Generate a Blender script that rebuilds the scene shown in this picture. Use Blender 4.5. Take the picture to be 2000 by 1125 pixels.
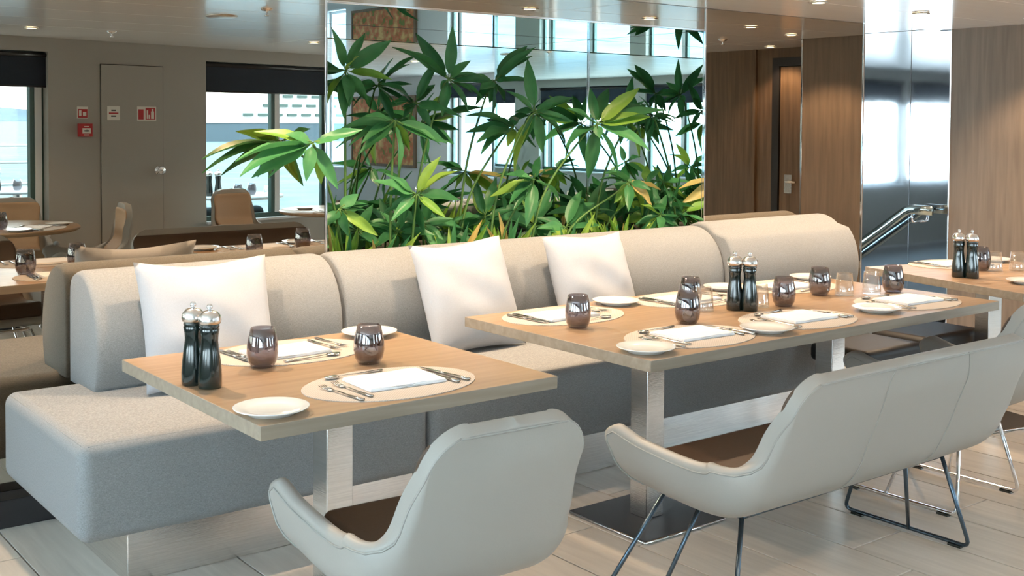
import bpy, bmesh, math, random
from mathutils import Vector, Matrix
random.seed(7)
for o in list(bpy.data.objects): bpy.data.objects.remove(o)
SC = bpy.context.scene
COL = SC.collection
PI = math.pi
# ---------------------------------------------------------------- camera
def make_camera():
    f, cy, pitch, yaw, roll, H = 2241.7, 312.9, 0.0336, 0.6594, -0.0055, 1.5085
    fw = Vector((math.sin(yaw)*math.cos(pitch), math.cos(yaw)*math.cos(pitch), -math.sin(pitch)))
    rt = Vector((math.cos(yaw), -math.sin(yaw), 0)); dn = fw.cross(rt)
    r2 = math.cos(roll)*rt + math.sin(roll)*dn; d2 = -math.sin(roll)*rt + math.cos(roll)*dn
    M = Matrix((r2, -d2, -fw)).transposed().to_4x4(); M.translation = (0, 0, H)
    cd = bpy.data.cameras.new('camera'); co = bpy.data.objects.new('camera', cd); COL.objects.link(co)
    cd.sensor_width = 36; cd.lens = f*36/2000; cd.shift_y = -(562.5-cy)/2000; cd.clip_start = .03; cd.clip_end = 3000
    co.matrix_world = M; SC.camera = co
make_camera()
# ---------------------------------------------------------------- world, exposure
SC.view_settings.view_transform = 'Standard'; SC.view_settings.look = 'None'
SC.view_settings.exposure = 0.9; SC.view_settings.gamma = 1.0; SC.view_settings.use_curve_mapping = False
W = bpy.data.worlds.new('sky'); SC.world = W; W.use_nodes = True
wn = W.node_tree.nodes; wl = W.node_tree.links; wn.clear()
bg = wn.new('ShaderNodeBackground'); wo = wn.new('ShaderNodeOutputWorld')
tc = wn.new('ShaderNodeTexCoord'); sx = wn.new('ShaderNodeSeparateXYZ'); rp = wn.new('ShaderNodeValToRGB')
wl.new(tc.outputs['Generated'], sx.inputs[0]); wl.new(sx.outputs['Z'], rp.inputs[0])
rp.color_ramp.elements[0].position = 0.0; rp.color_ramp.elements[0].color = (.80, .93, 1, 1)
rp.color_ramp.elements[1].position = .6; rp.color_ramp.elements[1].color = (.46, .74, 1, 1)
wl.new(rp.outputs[0], bg.inputs[0]); bg.inputs[1].default_value = 7.8
wl.new(bg.outputs[0], wo.inputs[0])
SPOT_W = 54.0
WARM = (1.0, .72, .47)
# ---------------------------------------------------------------- materials
MATS = {}
def new_mat(name):
    m = bpy.data.materials.new(name); m.use_nodes = True
    return m, m.node_tree.nodes, m.node_tree.links, m.node_tree.nodes['Principled BSDF']
def mat(name, col, rough=.5, metal=0., spec=.5, noise=0., nscale=8., stretch=(1, 1, 1), bump=0., bscale=60., emit=None, estr=0., coat=0., sheen=0., rnd=0., coord='Object'):
    if name in MATS: return MATS[name]
    m, n, l, b = new_mat(name)
    b.inputs['Roughness'].default_value = rough; b.inputs['Metallic'].default_value = metal
    b.inputs['Specular IOR Level'].default_value = spec
    b.inputs['Base Color'].default_value = (*col, 1)
    if coat: b.inputs['Coat Weight'].default_value = coat; b.inputs['Coat Roughness'].default_value = .1
    if sheen: b.inputs['Sheen Weight'].default_value = sheen
    if emit: b.inputs['Emission Color'].default_value = (*emit, 1); b.inputs['Emission Strength'].default_value = estr
    t = n.new('ShaderNodeTexCoord'); mp = n.new('ShaderNodeMapping'); mp.inputs['Scale'].default_value = stretch
    l.new(t.outputs[coord], mp.inputs[0])
    cs = None
    if noise:
        nz = n.new('ShaderNodeTexNoise'); nz.inputs['Scale'].default_value = nscale; nz.inputs['Detail'].default_value = 5
        l.new(mp.outputs[0], nz.inputs[0])
        cr = n.new('ShaderNodeValToRGB'); cr.color_ramp.elements[0].position = .3; cr.color_ramp.elements[1].position = .7
        cr.color_ramp.elements[0].color = (*[max(0, c*(1-noise)) for c in col], 1); cr.color_ramp.elements[1].color = (*[min(1, c*(1+noise)) for c in col], 1)
        l.new(nz.outputs[0], cr.inputs[0]); cs = cr.outputs[0]
    if rnd:
        oi = n.new('ShaderNodeObjectInfo'); hs = n.new('ShaderNodeHueSaturation')
        mr = n.new('ShaderNodeMapRange'); mr.inputs['To Min'].default_value = 1-rnd; mr.inputs['To Max'].default_value = 1+rnd
        l.new(oi.outputs['Random'], mr.inputs[0]); l.new(mr.outputs[0], hs.inputs['Value'])
        if cs: l.new(cs, hs.inputs['Color'])
        else: hs.inputs['Color'].default_value = (*col, 1)
        cs = hs.outputs[0]
    if cs: l.new(cs, b.inputs['Base Color'])
    if bump:
        nb = n.new('ShaderNodeTexNoise'); nb.inputs['Scale'].default_value = bscale; nb.inputs['Detail'].default_value = 3
        l.new(mp.outputs[0], nb.inputs[0])
        bp = n.new('ShaderNodeBump'); bp.inputs['Strength'].default_value = bump; bp.inputs['Distance'].default_value = .004
        l.new(nb.outputs[0], bp.inputs['Height']); l.new(bp.outputs[0], b.inputs['Normal'])
    MATS[name] = m; return m
def fabric(name, col, k=1., con=1.):
    if name in MATS: return MATS[name]
    m = mat(name, col, rough=.9, spec=.2, sheen=.15)
    n, l = m.node_tree.nodes, m.node_tree.links; b = n['Principled BSDF']
    t = n['Texture Coordinate']
    hs = []
    for ax in ((1, 1, 9), (9, 9, 1)):
        mp = n.new('ShaderNodeMapping'); mp.inputs['Scale'].default_value = ax; l.new(t.outputs['Object'], mp.inputs[0])
        nz = n.new('ShaderNodeTexNoise'); nz.inputs['Scale'].default_value = 45*k; nz.inputs['Detail'].default_value = 4
        l.new(mp.outputs[0], nz.inputs[0]); hs.append(nz.outputs[0])
    ad = n.new('ShaderNodeMath'); ad.operation = 'ADD'; l.new(hs[0], ad.inputs[0]); l.new(hs[1], ad.inputs[1])
    cr = n.new('ShaderNodeValToRGB'); cr.color_ramp.elements[0].position = .38; cr.color_ramp.elements[1].position = .62
    hf = n.new('ShaderNodeMath'); hf.operation = 'MULTIPLY'; hf.inputs[1].default_value = .5; l.new(ad.outputs[0], hf.inputs[0])
    cr.color_ramp.elements[0].color = (*[c*(1-.2*con) for c in col], 1); cr.color_ramp.elements[1].color = (*[min(1, c*(1+.18*con)) for c in col], 1)
    l.new(hf.outputs[0], cr.inputs[0]); l.new(cr.outputs[0], b.inputs['Base Color'])
    bp = n.new('ShaderNodeBump'); bp.inputs['Strength'].default_value = .12; bp.inputs['Distance'].default_value = .003
    l.new(hf.outputs[0], bp.inputs['Height']); l.new(bp.outputs[0], b.inputs['Normal'])
    return m
def wood(name, c1, c2, axis=0, scale=3., rough=.45, rnd=0., spec=.4):
    if name in MATS: return MATS[name]
    m, n, l, b = new_mat(name); MATS[name] = m
    b.inputs['Roughness'].default_value = rough; b.inputs['Specular IOR Level'].default_value = spec
    t = n.new('ShaderNodeTexCoord'); mp = n.new('ShaderNodeMapping'); s = [14., 14., 14.]; s[axis] = .9
    mp.inputs['Scale'].default_value = s; l.new(t.outputs['Object'], mp.inputs[0])
    nz = n.new('ShaderNodeTexNoise'); nz.inputs['Scale'].default_value = scale; nz.inputs['Detail'].default_value = 6; nz.inputs['Distortion'].default_value = .4
    cr = n.new('ShaderNodeValToRGB'); cr.color_ramp.elements[0].position = .32; cr.color_ramp.elements[1].position = .68
    cr.color_ramp.elements[0].color = (*c1, 1); cr.color_ramp.elements[1].color = (*c2, 1)
    l.new(nz.outputs[0], cr.inputs[0]); cs = cr.outputs[0]
    if rnd:
        oi = n.new('ShaderNodeObjectInfo'); mr = n.new('ShaderNodeMapRange'); hs = n.new('ShaderNodeHueSaturation')
        mr.inputs['To Min'].default_value = 1-rnd; mr.inputs['To Max'].default_value = 1+rnd
        l.new(oi.outputs['Random'], mr.inputs[0]); l.new(mr.outputs[0], hs.inputs['Value']); l.new(cs, hs.inputs['Color']); cs = hs.outputs[0]
        va = n.new('ShaderNodeVectorMath'); va.operation = 'ADD'; sc = n.new('ShaderNodeMath'); sc.operation = 'MULTIPLY'; sc.inputs[1].default_value = 40
        l.new(oi.outputs['Random'], sc.inputs[0]); l.new(mp.outputs[0], va.inputs[0]); l.new(sc.outputs[0], va.inputs[1]); l.new(va.outputs[0], nz.inputs[0])
    else: l.new(mp.outputs[0], nz.inputs[0])
    l.new(cs, b.inputs['Base Color']); return m
def glass(name, tint, gloss=.12):
    m, n, l, b = new_mat(name); MATS[name] = m; n.remove(b)
    tr = n.new('ShaderNodeBsdfTransparent'); tr.inputs[0].default_value = (*tint, 1)
    gl = n.new('ShaderNodeBsdfGlossy'); gl.inputs['Roughness'].default_value = .02; gl.inputs[0].default_value = (1, 1, 1, 1)
    lw = n.new('ShaderNodeLayerWeight'); lw.inputs[0].default_value = .5
    pw_ = n.new('ShaderNodeMath'); pw_.operation = 'POWER'; pw_.inputs[1].default_value = 4.; l.new(lw.outputs['Facing'], pw_.inputs[0])
    ad = n.new('ShaderNodeMath'); ad.operation = 'MULTIPLY_ADD'; ad.inputs[1].default_value = .7; ad.inputs[2].default_value = gloss; ad.use_clamp = True; l.new(pw_.outputs[0], ad.inputs[0])
    mx = n.new('ShaderNodeMixShader'); l.new(ad.outputs[0], mx.inputs[0]); l.new(tr.outputs[0], mx.inputs[1]); l.new(gl.outputs[0], mx.inputs[2])
    l.new(mx.outputs[0], n['Material Output'].inputs[0]); return m
M = MATS
fabric('seat_fabric', (.275, .285, .29), 3.6, 1.5); fabric('pillow_fabric', (.45, .475, .52), 4.5, .4)
wood('table_wood', (.32, .205, .115), (.40, .27, .16), 0, 2.6, .33)
wood('edge_wood_daylit', (.30, .245, .185), (.38, .315, .245), 0, 2.6, .4); wood('far_table_wood', (.30, .19, .11), (.44, .30, .19), 0, 2.6, .35)  # table edges greyer: daylight falling on them put into the wood colour
wood('plank_wood', (.54, .485, .42), (.64, .58, .505), 1, 2.6, .34, .03)
wood('wall_wood', (.17, .128, .094), (.225, .172, .128), 2, 2.2, .5)
wood('dark_wood', (.13, .085, .05), (.20, .13, .08), 2, 2.2, .5)
mat('floor_gap', (.10, .09, .08), .8)
mat('ceiling_panel', (.90, .90, .90), .24, 0, 1.0, noise=.02, nscale=2, stretch=(1, 9, 1), coat=.4)
mat('bronze_mirror', (.50, .44, .365), 0., 1.); mat('clear_mirror', (.84, .93, .91), 0., 1.)
mat('chrome', (.86, .87, .9), .06, 1.); mat('dark_chrome', (.42, .50, .50), .10, 1.); mat('brushed_steel', (.78, .75, .72), .2, 1., bump=.1, bscale=20, stretch=(1, 1, 30), noise=.08)
mat('polished_steel', (.62, .66, .72), .05, 1., bump=.16, bscale=1.6, stretch=(1, 1.4, .9))
mat('black_steel', (.035, .033, .035), .28, .3); mat('gunmetal', (.10, .14, .18), .25, .9)
mat('shell_leather', (.36, .345, .315), .42, spec=.4, bump=.06, bscale=220); mat('seat_leather', (.075, .042, .024), .5, bump=.08, bscale=120)
mat('tan_leather', (.42, .28, .17), .5, bump=.08, bscale=120); mat('piping', (.34, .335, .31), .5)
mat('black_lacquer', (.006, .014, .013), .12, spec=.7, coat=.7); mat('black_upholstery', (.012, .012, .013), .55)
mat('porcelain', (.86, .86, .84), .16, coat=.4); mat('napkin_cloth', (.88, .88, .89), .9, bump=.1, bscale=200)
mat('cutlery_steel', (.55, .53, .5), .14, 1.)
glass('smoked_glass', (.55, .52, .545), .15); glass('clear_glass', (.97, .98, .98), .15); glass('window_glass', (.97, .99, .985), .02)
mat('wall_grey', (.37, .355, .325), .6); mat('wall_light', (.52, .51, .5), .6)
mat('blind_cloth', (.010, .018, .032), .8, coord='Object', bump=.2, bscale=150); mat('frame_green', (.05, .10, .09), .3)
mat('frame_white', (.72, .74, .76), .35); mat('stem_green', (.10, .22, .05), .5); mat('soil', (.05, .035, .025), .95)
mat('sign_red', (.45, .03, .035), .4); mat('sign_white', (.75, .74, .68), .5); mat('sign_dark', (.05, .04, .04), .5)
mat('lamp_lens', (1, .9, .75), .4, emit=(1, .82, .55), estr=14.)
mat('lamp_ring', (.7, .68, .64), .3, .6)
mat('teal_cushion', (.012, .022, .025), .9); mat('deck', (.12, .11, .10), .7); mat('white_paint', (.5, .51, .51), .4); mat('yacht_blue', (.07, .11, .14), .5)
mat('sea', (.15, .20, .22), .6, spec=.05, noise=.25, nscale=.4, bump=.6, bscale=1.2, coord='Object'); mat('hill', (.085, .12, .15), .9, noise=.2, nscale=.02)  # distance haze is put into the blue of the hills
def leafmat(name, c1, c2, tl=.25):
    m, n, l, b = new_mat(name); MATS[name] = m
    t = n.new('ShaderNodeTexCoord'); oi = n.new('ShaderNodeObjectInfo'); cr = n.new('ShaderNodeValToRGB')
    cr.color_ramp.elements[0].color = (*c1, 1); cr.color_ramp.elements[1].color = (*c2, 1)
    nz = n.new('ShaderNodeTexNoise'); nz.inputs['Scale'].default_value = 4; l.new(t.outputs['Object'], nz.inputs[0])
    ad = n.new('ShaderNodeMath'); ad.operation = 'MULTIPLY_ADD'; ad.inputs[1].default_value = .5; l.new(nz.outputs[0], ad.inputs[0])
    m2 = n.new('ShaderNodeMath'); m2.operation = 'MULTIPLY'; m2.inputs[1].default_value = .6; l.new(oi.outputs['Random'], m2.inputs[0]); l.new(m2.outputs[0], ad.inputs[2])
    l.new(ad.outputs[0], cr.inputs[0]); l.new(cr.outputs[0], b.inputs['Base Color'])
    b.inputs['Roughness'].default_value = .38; b.inputs['Specular IOR Level'].default_value = .45
    ts = n.new('ShaderNodeBsdfTranslucent'); l.new(cr.outputs[0], ts.inputs[0]); mx = n.new('ShaderNodeMixShader'); mx.inputs[0].default_value = tl
    l.new(b.outputs[0], mx.inputs[1]); l.new(ts.outputs[0], mx.inputs[2]); l.new(mx.outputs[0], n['Material Output'].inputs[0])
leafmat('leaf_green', (.022, .135, .05), (.12, .39, .145), .3); leafmat('leaf_light', (.10, .30, .03), (.36, .55, .10)); leafmat('leaf_yellow', (.55, .40, .10), (.75, .62, .30))
# woven placemat and painting
m, n, l, b = new_mat('placemat_weave'); MATS['placemat_weave'] = m
t = n.new('ShaderNodeTexCoord'); ck = n.new('ShaderNodeTexChecker'); ck.inputs['Scale'].default_value = 210; l.new(t.outputs['Object'], ck.inputs[0])
ck.inputs[1].default_value = (.58, .53, .48, 1); ck.inputs[2].default_value = (.46, .41, .365, 1); l.new(ck.outputs[0], b.inputs['Base Color'])
bp = n.new('ShaderNodeBump'); bp.inputs['Strength'].default_value = .4; bp.inputs['Distance'].default_value = .002; l.new(ck.outputs[1], bp.inputs['Height']); l.new(bp.outputs[0], b.inputs['Normal']); b.inputs['Roughness'].default_value = .7
m, n, l, b = new_mat('painting_canvas'); MATS['painting_canvas'] = m
t = n.new('ShaderNodeTexCoord'); nz = n.new('ShaderNodeTexNoise'); nz.inputs['Scale'].default_value = 9; nz.inputs['Detail'].default_value = 8; l.new(t.outputs['Object'], nz.inputs[0])
cr = n.new('ShaderNodeValToRGB'); e = cr.color_ramp.elements; e[0].position = .38; e[0].color = (.16, .20, .05, 1); e[1].position = .66; e[1].color = (.62, .40, .16, 1)
x = e.new(.47); x.color = (.50, .13, .06, 1); x = e.new(.56); x.color = (.48, .24, .10, 1); l.new(nz.outputs[0], cr.inputs[0]); l.new(cr.outputs[0], b.inputs['Base Color']); b.inputs['Roughness'].default_value = .8
# ---------------------------------------------------------------- helpers
def link(name, me, m=None, parent=None, loc=None, rz=0.):
    o = bpy.data.objects.new(name, me); COL.objects.link(o)
    if m and me and not me.materials: me.materials.append(MATS[m])
    if parent: o.parent = parent
    if loc is not None: o.location = loc
    if rz: o.rotation_euler[2] = rz
    return o
def tag(o, label, cat, group=None, kind=None):
    o['label'] = label; o['category'] = cat
    if group: o['group'] = group
    if kind: o['kind'] = kind
    return o
def struct(o): o['kind'] = 'structure'; return o
def empty(name, loc=(0, 0, 0), rz=0.):
    o = bpy.data.objects.new(name, None); COL.objects.link(o); o.location = loc; o.rotation_euler[2] = rz; o.empty_display_size = .05
    return o
class MB:
    def __init__(s): s.v = []; s.f = []; s.sm = []
    def add(s, v, f, smooth=False, T=None):
        k = len(s.v); s.v += [tuple(T @ Vector(p)) if T else tuple(p) for p in v]
        for q in f: s.f.append([i+k for i in q]); s.sm.append(smooth)
        return s
    def box(s, a, b, T=None):
        (x0, y0, z0), (x1, y1, z1) = a, b
        return s.add([(x0, y0, z0), (x1, y0, z0), (x1, y1, z0), (x0, y1, z0), (x0, y0, z1), (x1, y0, z1), (x1, y1, z1), (x0, y1, z1)],
                     [(3, 2, 1, 0), (4, 5, 6, 7), (0, 1, 5, 4), (1, 2, 6, 5), (2, 3, 7, 6), (3, 0, 4, 7)], False, T)
    def lathe(s, prof, n=24, T=None, smooth=True):
        v = []; f = []; m = len(prof)
        for i in range(n):
            a = 2*PI*i/n
            v += [(r*math.cos(a), r*math.sin(a), z) for r, z in prof]
        for i in range(n):
            j = (i+1) % n
            for k in range(m-1):
                q = [i*m+k, j*m+k, j*m+k+1, i*m+k+1]
                if prof[k][0] < 1e-6: q = [i*m+k, j*m+k+1, i*m+k+1]
                elif prof[k+1][0] < 1e-6: q = [i*m+k, j*m+k, i*m+k+1]
                f.append(q)
        return s.add(v, f, smooth, T)
    def tube(s, pts, r, n=8, closed=False, T=None, sq=None, ph=0.):
        pts = [Vector(p) for p in pts]; N = len(pts); v = []; f = []
        rr = r if isinstance(r, (list, tuple)) else [r]*N
        up = None
        for i, p in enumerate(pts):
            a = pts[(i-1) % N] if (closed or i > 0) else p; b = pts[(i+1) % N] if (closed or i < N-1) else p
            t = (b-a).normalized()
            if up is None: up = Vector((0, 0, 1)) if abs(t.z) < .9 else Vector((1, 0, 0))
            sd = t.cross(up).normalized(); up = sd.cross(t).normalized()
            for k in range(n):
                an = 2*PI*k/n+ph; v.append(p + sd*math.cos(an)*rr[i]*(sq[0] if sq else 1) + up*math.sin(an)*rr[i]*(sq[1] if sq else 1))
        for i in range(N if closed else N-1):
            j = (i+1) % N
            for k in range(n): f.append([i*n+k, i*n+(k+1) % n, j*n+(k+1) % n, j*n+k])
        if not closed: f.append(list(range(n))[::-1]); f.append([(N-1)*n+k for k in range(n)])
        return s.add(v, f, True, T)
    def grid(s, P, smooth=True, closed_u=False, T=None):
        a = len(P); b = len(P[0]); v = [q for r in P for q in r]; f = []
        for i in range(a if closed_u else a-1):
            for j in range(b-1):
                f.append([i*b+j, ((i+1) % a)*b+j, ((i+1) % a)*b+j+1, i*b+j+1])
        return s.add(v, f, smooth, T)
    def prism(s, poly, z0, z1, T=None):
        n = len(poly); v = [(x, y, z0) for x, y in poly]+[(x, y, z1) for x, y in poly]
        f = [list(range(n))[::-1], list(range(n, 2*n))]+[[i, (i+1) % n, n+(i+1) % n, n+i] for i in range(n)]
        return s.add(v, f, False, T)
    def mesh(s, name='mesh', bevel=0., seg=2, fix=True):
        me = bpy.data.meshes.new(name); me.from_pydata(s.v, [], s.f); me.polygons.foreach_set('use_smooth', s.sm)
        if bevel or fix:
            bm = bmesh.new(); bm.from_mesh(me)
            if bevel:
                bmesh.ops.remove_doubles(bm, verts=bm.verts, dist=1e-5)
                bmesh.ops.recalc_face_normals(bm, faces=bm.faces)
                ed = [e for e in bm.edges if len(e.link_faces) == 2 and e.calc_face_angle(0) > .5]
                for q in bm.faces: q.smooth = False
                rb = bmesh.ops.bevel(bm, geom=ed, offset=bevel, segments=seg, profile=.5, affect='EDGES')
                for q in rb['faces']: q.smooth = True
            else: bmesh.ops.recalc_face_normals(bm, faces=bm.faces)
            bm.to_mesh(me); bm.free()
        me.update(); return me
    def build(s, name, m, parent=None, loc=None, rz=0., bevel=0., seg=2, fix=True):
        return link(name, s.mesh(name, bevel, seg, fix), m, parent, loc, rz)
def box(name, a, b, m, parent=None, bevel=0., seg=2, T=None, loc=None, rz=0.): return MB().box(a, b, T).build(name, m, parent, loc, rz, bevel, seg)
def copy_tree(o, parent=None):
    c = o.copy(); COL.objects.link(c); c.parent = parent
    for ch in list(o.children): copy_tree(ch, c)
    return c
def sm(t): t = max(0., min(1., t)); return t*t*(3-2*t)
def catmull(P, n):
    P = [Vector(p) for p in P]; Q = [P[0]*2-P[1]]+P+[P[-1]*2-P[-2]]; out = []
    for i in range(1, len(Q)-2):
        for k in range(n):
            t = k/n; a, b, c, d = Q[i-1:i+3]
            out.append(.5*((2*b)+(c-a)*t+(2*a-5*b+4*c-d)*t*t+(3*b-a-3*c+d)*t**3))
    return out+[P[-1]]
def fillet(pts, r=.03, n=4):
    pts = [Vector(p) for p in pts]; out = [pts[0]]
    for i in range(1, len(pts)-1):
        a, b, c = pts[i-1:i+2]; d1 = (a-b); d2 = (c-b); k = min(r, d1.length*.45, d2.length*.45)
        p0 = b+d1.normalized()*k; p1 = b+d2.normalized()*k
        for j in range(n+1): t = j/n; out.append(p0*(1-t)**2+b*2*t*(1-t)+p1*t*t)
    return out+[pts[-1]]
# ---------------------------------------------------------------- room constants
MY, NY, ZC, XE = 4.551, 5.555, 2.18, 7.35        # mirror plane, niche back, ceiling, end wall
NX0, NX1, NZ = 2.484, 4.925, 2.035                # niche opening
WO = Vector((2.396, -.671, 0)); WA = math.radians(-12.331)   # slanted window wall
WT = Matrix.Translation(WO) @ Matrix.Rotation(WA, 4, 'Z')    # local: x along wall, y into the room
def wpt(s, n_=0, z=0): return WT @ Vector((s, n_, z))
a_ = wpt(-.34); b_ = wpt(3.62)
# ---------------------------------------------------------------- floor and ceiling
poly = [(-1.8, -6.1), (a_.x, -6.1), (a_.x, a_.y), (b_.x, b_.y), (8.45, -6.1), (9.4, -6.1), (9.4, 4.62), (6.46, 4.62), (6.46, 8.5), (-1.8, 8.5)]
floor = struct(MB().prism(poly, -.12, -.021).build('floor', 'floor_gap'))
pw = .2955; pk = MB().box((-pw/2+.0032, -.6+.0032, -.021), (pw/2-.0032, .6-.0032, 0)).mesh('plank', .0012, 1); pk.materials.append(M['plank_wood'])
cnt = 0; rest = MB()
for i in range(-18, 20):
    x = 3.4295+pw/2+i*pw; off = 2.436 if i == 0 else 2.436+random.choice((.4, .8, .2, .6, 1.0))*1.2
    for j in range(-8, 5):
        y = off+.6+j*1.2
        if x < -1.75 or x > 9.35: continue
        if y > 5.2 or y < -6: continue
        if y < -1.0 and a_.x-.1 < x < b_.x+.1+max(0, -1.44-y+.6)*.55: continue
        near = -.1 < x < 7.3 and .6 < y+.6 and y-.6 < 4.5
        if near and cnt < 299: link('plank', pk, None, floor, (x, y, 0)); cnt += 1
        else: rest.box((x-pw/2+.0018, y-.598, -.021), (x+pw/2-.0018, y+.598, 0))
r_ = rest.build('plank_field', 'plank_wood', floor, fix=False); r_['kind'] = 'stuff'
ceil = struct(MB().prism([(-1.8, -6.1), (a_.x, -6.1), (a_.x, a_.y), (b_.x, b_.y), (8.45, -6.1), (9.4, -6.1), (9.4, 8.5), (-1.8, 8.5)], ZC, ZC+.12).build('ceiling', 'ceiling_panel'))
PWd = .662
cp = {}
for j in range(-9, 7):
    y0 = .63+j*PWd; y1 = y0+PWd
    if y1 > 4.7: y1 = 4.56
    if y0 > 4.5: continue
    spans = [(-1.7, 1.5), (1.5, 4.4), (4.4, 7.3), (7.3, 9.3)] if y0 > -.4 else [(-1.7, a_.x-.06)]+[(b_.x+.05+max(0, -1.44-y0)*.545, 9.3)]
    if j == -2: spans = [(-1.7, 1.95), (6.0, 9.3)]
    if y0 > 3.2: spans = [q for q in spans if q[0] < 7.2]
    for x0, x1 in spans:
        MB().box((x0+.002, y0+.0025, ZC-.014), (x1-.002, y1-.0025, ZC-.0005)).build('ceiling_panel', 'ceiling_panel', ceil, bevel=.0012, seg=1)
# ---------------------------------------------------------------- mirror wall with plant niche
wb = MB()
wb.box((-1.8, MY+.008, 0), (NX0-.005, 4.68, ZC)); wb.box((NX1+.005, MY+.008, 0), (6.44, 4.68, ZC)); wb.box((NX0-.1, 4.68, 0), (NX0-.005, 5.68, ZC)); wb.box((NX1+.005, 4.68, 0), (NX1+.1, 5.68, ZC))
wb.box((NX0-.005, MY+.008, NZ+.006), (NX1+.005, 5.68, ZC)); wb.box((NX0-.005, MY+.008, 0), (NX1+.005, 5.68, .42)); wb.box((NX0-.005, NY+.006, .42), (NX1+.005, 5.68, NZ+.006))
struct(wb.build('wall_back', 'wall_grey'))
tag(box('mirror', (-1.7, MY, .1), (NX0-.012, MY+.008, ZC-.016), 'bronze_mirror'), 'large bronze tinted wall mirror left of the plant niche', 'mirror')
tag(box('mirror', (NX0-.004, MY, NZ+.008), (NX1+.002, MY+.008, ZC-.016), 'bronze_mirror'), 'narrow bronze mirror band above the plant niche', 'mirror')
tag(box('mirror', (NX1+.012, MY, .1), (6.432, MY+.008, ZC-.016), 'bronze_mirror'), 'bronze tinted wall mirror right of the plant niche', 'mirror')
tag(box('mirror', (NX0, NY, .42), (NX1, NY+.006, NZ), 'clear_mirror'), 'clear mirror behind the plants on the back of the niche', 'mirror')
tag(box('mirror', (NX1-.001, MY+.012, .42), (NX1+.004, NY-.002, NZ), 'clear_mirror'), 'clear mirror lining the right side of the plant niche', 'mirror')
tag(box('mirror', (NX0-.004, MY+.012, .42), (NX0+.001, NY-.002, NZ), 'clear_mirror'), 'clear mirror lining the left side of the plant niche', 'mirror')
tag(box('mirror', (NX0+.003, MY+.012, NZ+.001), (NX1-.003, NY-.002, NZ+.005), 'clear_mirror'), 'clear mirror lining the top of the plant niche', 'mirror')
for k, (a, b) in enumerate([((NX0-.012, MY-.006, .45), (NX0-.001, MY+.012, ZC-.016)), ((NX1+.001, MY-.006, .45), (NX1+.012, MY+.012, ZC-.016)), ((NX0-.001, MY-.005, NZ-.003), (NX1+.001, MY+.012, NZ+.008)), ((6.432, MY-.006, 0), (6.445, MY+.012, ZC-.016)),
                            ((NX1-.008, NY-.008, .42), (NX1-.001, NY-.001, NZ))], 1):
    struct(box('trim_%d' % k, a, b, 'chrome', bevel=.002))
struct(box('baseboard_back', (-1.7, 4.44, 0), (1.30, 4.55, .105), 'black_steel', bevel=.003))
struct(box('baseboard_right', (4.75, 4.47, 0), (6.43, 4.55, .105), 'brushed_steel', bevel=.003))
# ---------------------------------------------------------------- end wall: wood cladding, steel panels, stair, recess with door
struct(box('wall_end', (XE, 3.345, 0), (XE+.14, 4.478, ZC), 'wall_wood'))
ws = struct(box('wall_stair', (XE+.012, 4.478, -1.6), (XE+.15, 8.3, ZC), 'wall_grey'))
for y0, y1 in ((4.482, 4.79), (4.793, 5.55), (5.553, 6.9)): box('steel_panel', (XE, y0, -1.6), (XE+.011, y1, ZC-.002), 'polished_steel', ws, bevel=.0015, seg=1)
struct(box('wall_stair_side', (6.44, 4.68, -1.6), (6.46, 7, -.02), 'wall_grey')); struct(box('wall_stair_end', (6.46, 6.9, -1.6), (XE, 7, ZC), 'wall_grey'))
st = struct(empty('stair'))
for k in range(8): box('step', (6.46, 4.62+k*.26, -1.6), (XE, 4.88+k*.26, -.17*(k+1)), 'wall_light', st)
struct(box('trim_6', (XE-.008, 3.337, 0), (XE+.01, 3.352, ZC), 'chrome', bevel=.002)); struct(box('trim_7', (XE-.006, 4.472, 0), (XE+.004, 4.482, ZC), 'brushed_steel'))
struct(box('wall_recess', (8.05, 1.62, 0), (8.15, 3.345, ZC), 'dark_wood')); struct(box('wall_recess_side', (8.05, 1.56, 0), (9.3, 1.62, ZC), 'dark_wood')); struct(box('wall_recess_return', (XE+.14, 3.345, 0), (8.15, 3.44, ZC), 'dark_wood'))
struct(box('trim_8', (8.025, 2.27, 0), (8.049, 2.30, ZC), 'dark_wood'))
d1 = struct(empty('door_1', (8.05, 2.92, 0)))
box('door_leaf', (-.035, -.33, .01), (-.005, .33, 2.0), 'dark_wood', d1, bevel=.002)
for a, b in (((-.05, -.41, 0), (-.002, -.335, 2.08)), ((-.05, .335, 0), (-.002, .41, 2.08)), ((-.05, -.335, 2.005), (-.002, .335, 2.08))): box('door_frame', a, b, 'black_steel', d1)
hd = MB().box((-.045, -.27, .90), (-.035, -.19, 1.06)); hd.tube(fillet([(-.04, -.23, 1.0), (-.09, -.23, 1.0), (-.09, -.11, 1.0)], .02), .01); hd.build('door_handle', 'brushed_steel', d1)
hr = empty('handrail', (XE, 4.60, .9)); tag(hr, 'polished flat stair handrail sloping down along the steel wall', 'handrail')
bar = [(-.10, -.06, .0), (-.10, .13, .0), (-.10, .66, -.385), (-.10, 1.6, -1.06)]
MB().tube(fillet(bar, .04), .045, 4, sq=(.3, 1.0), ph=PI/4).build('rail', 'dark_chrome', hr)
for y, z in ((.10, -.01), (.9, -.56)): MB().tube(fillet([(-.10, y, z-.02), (-.10, y, z-.08), (-.002, y, z-.08)], .03), .009).build('bracket', 'chrome', hr)
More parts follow.
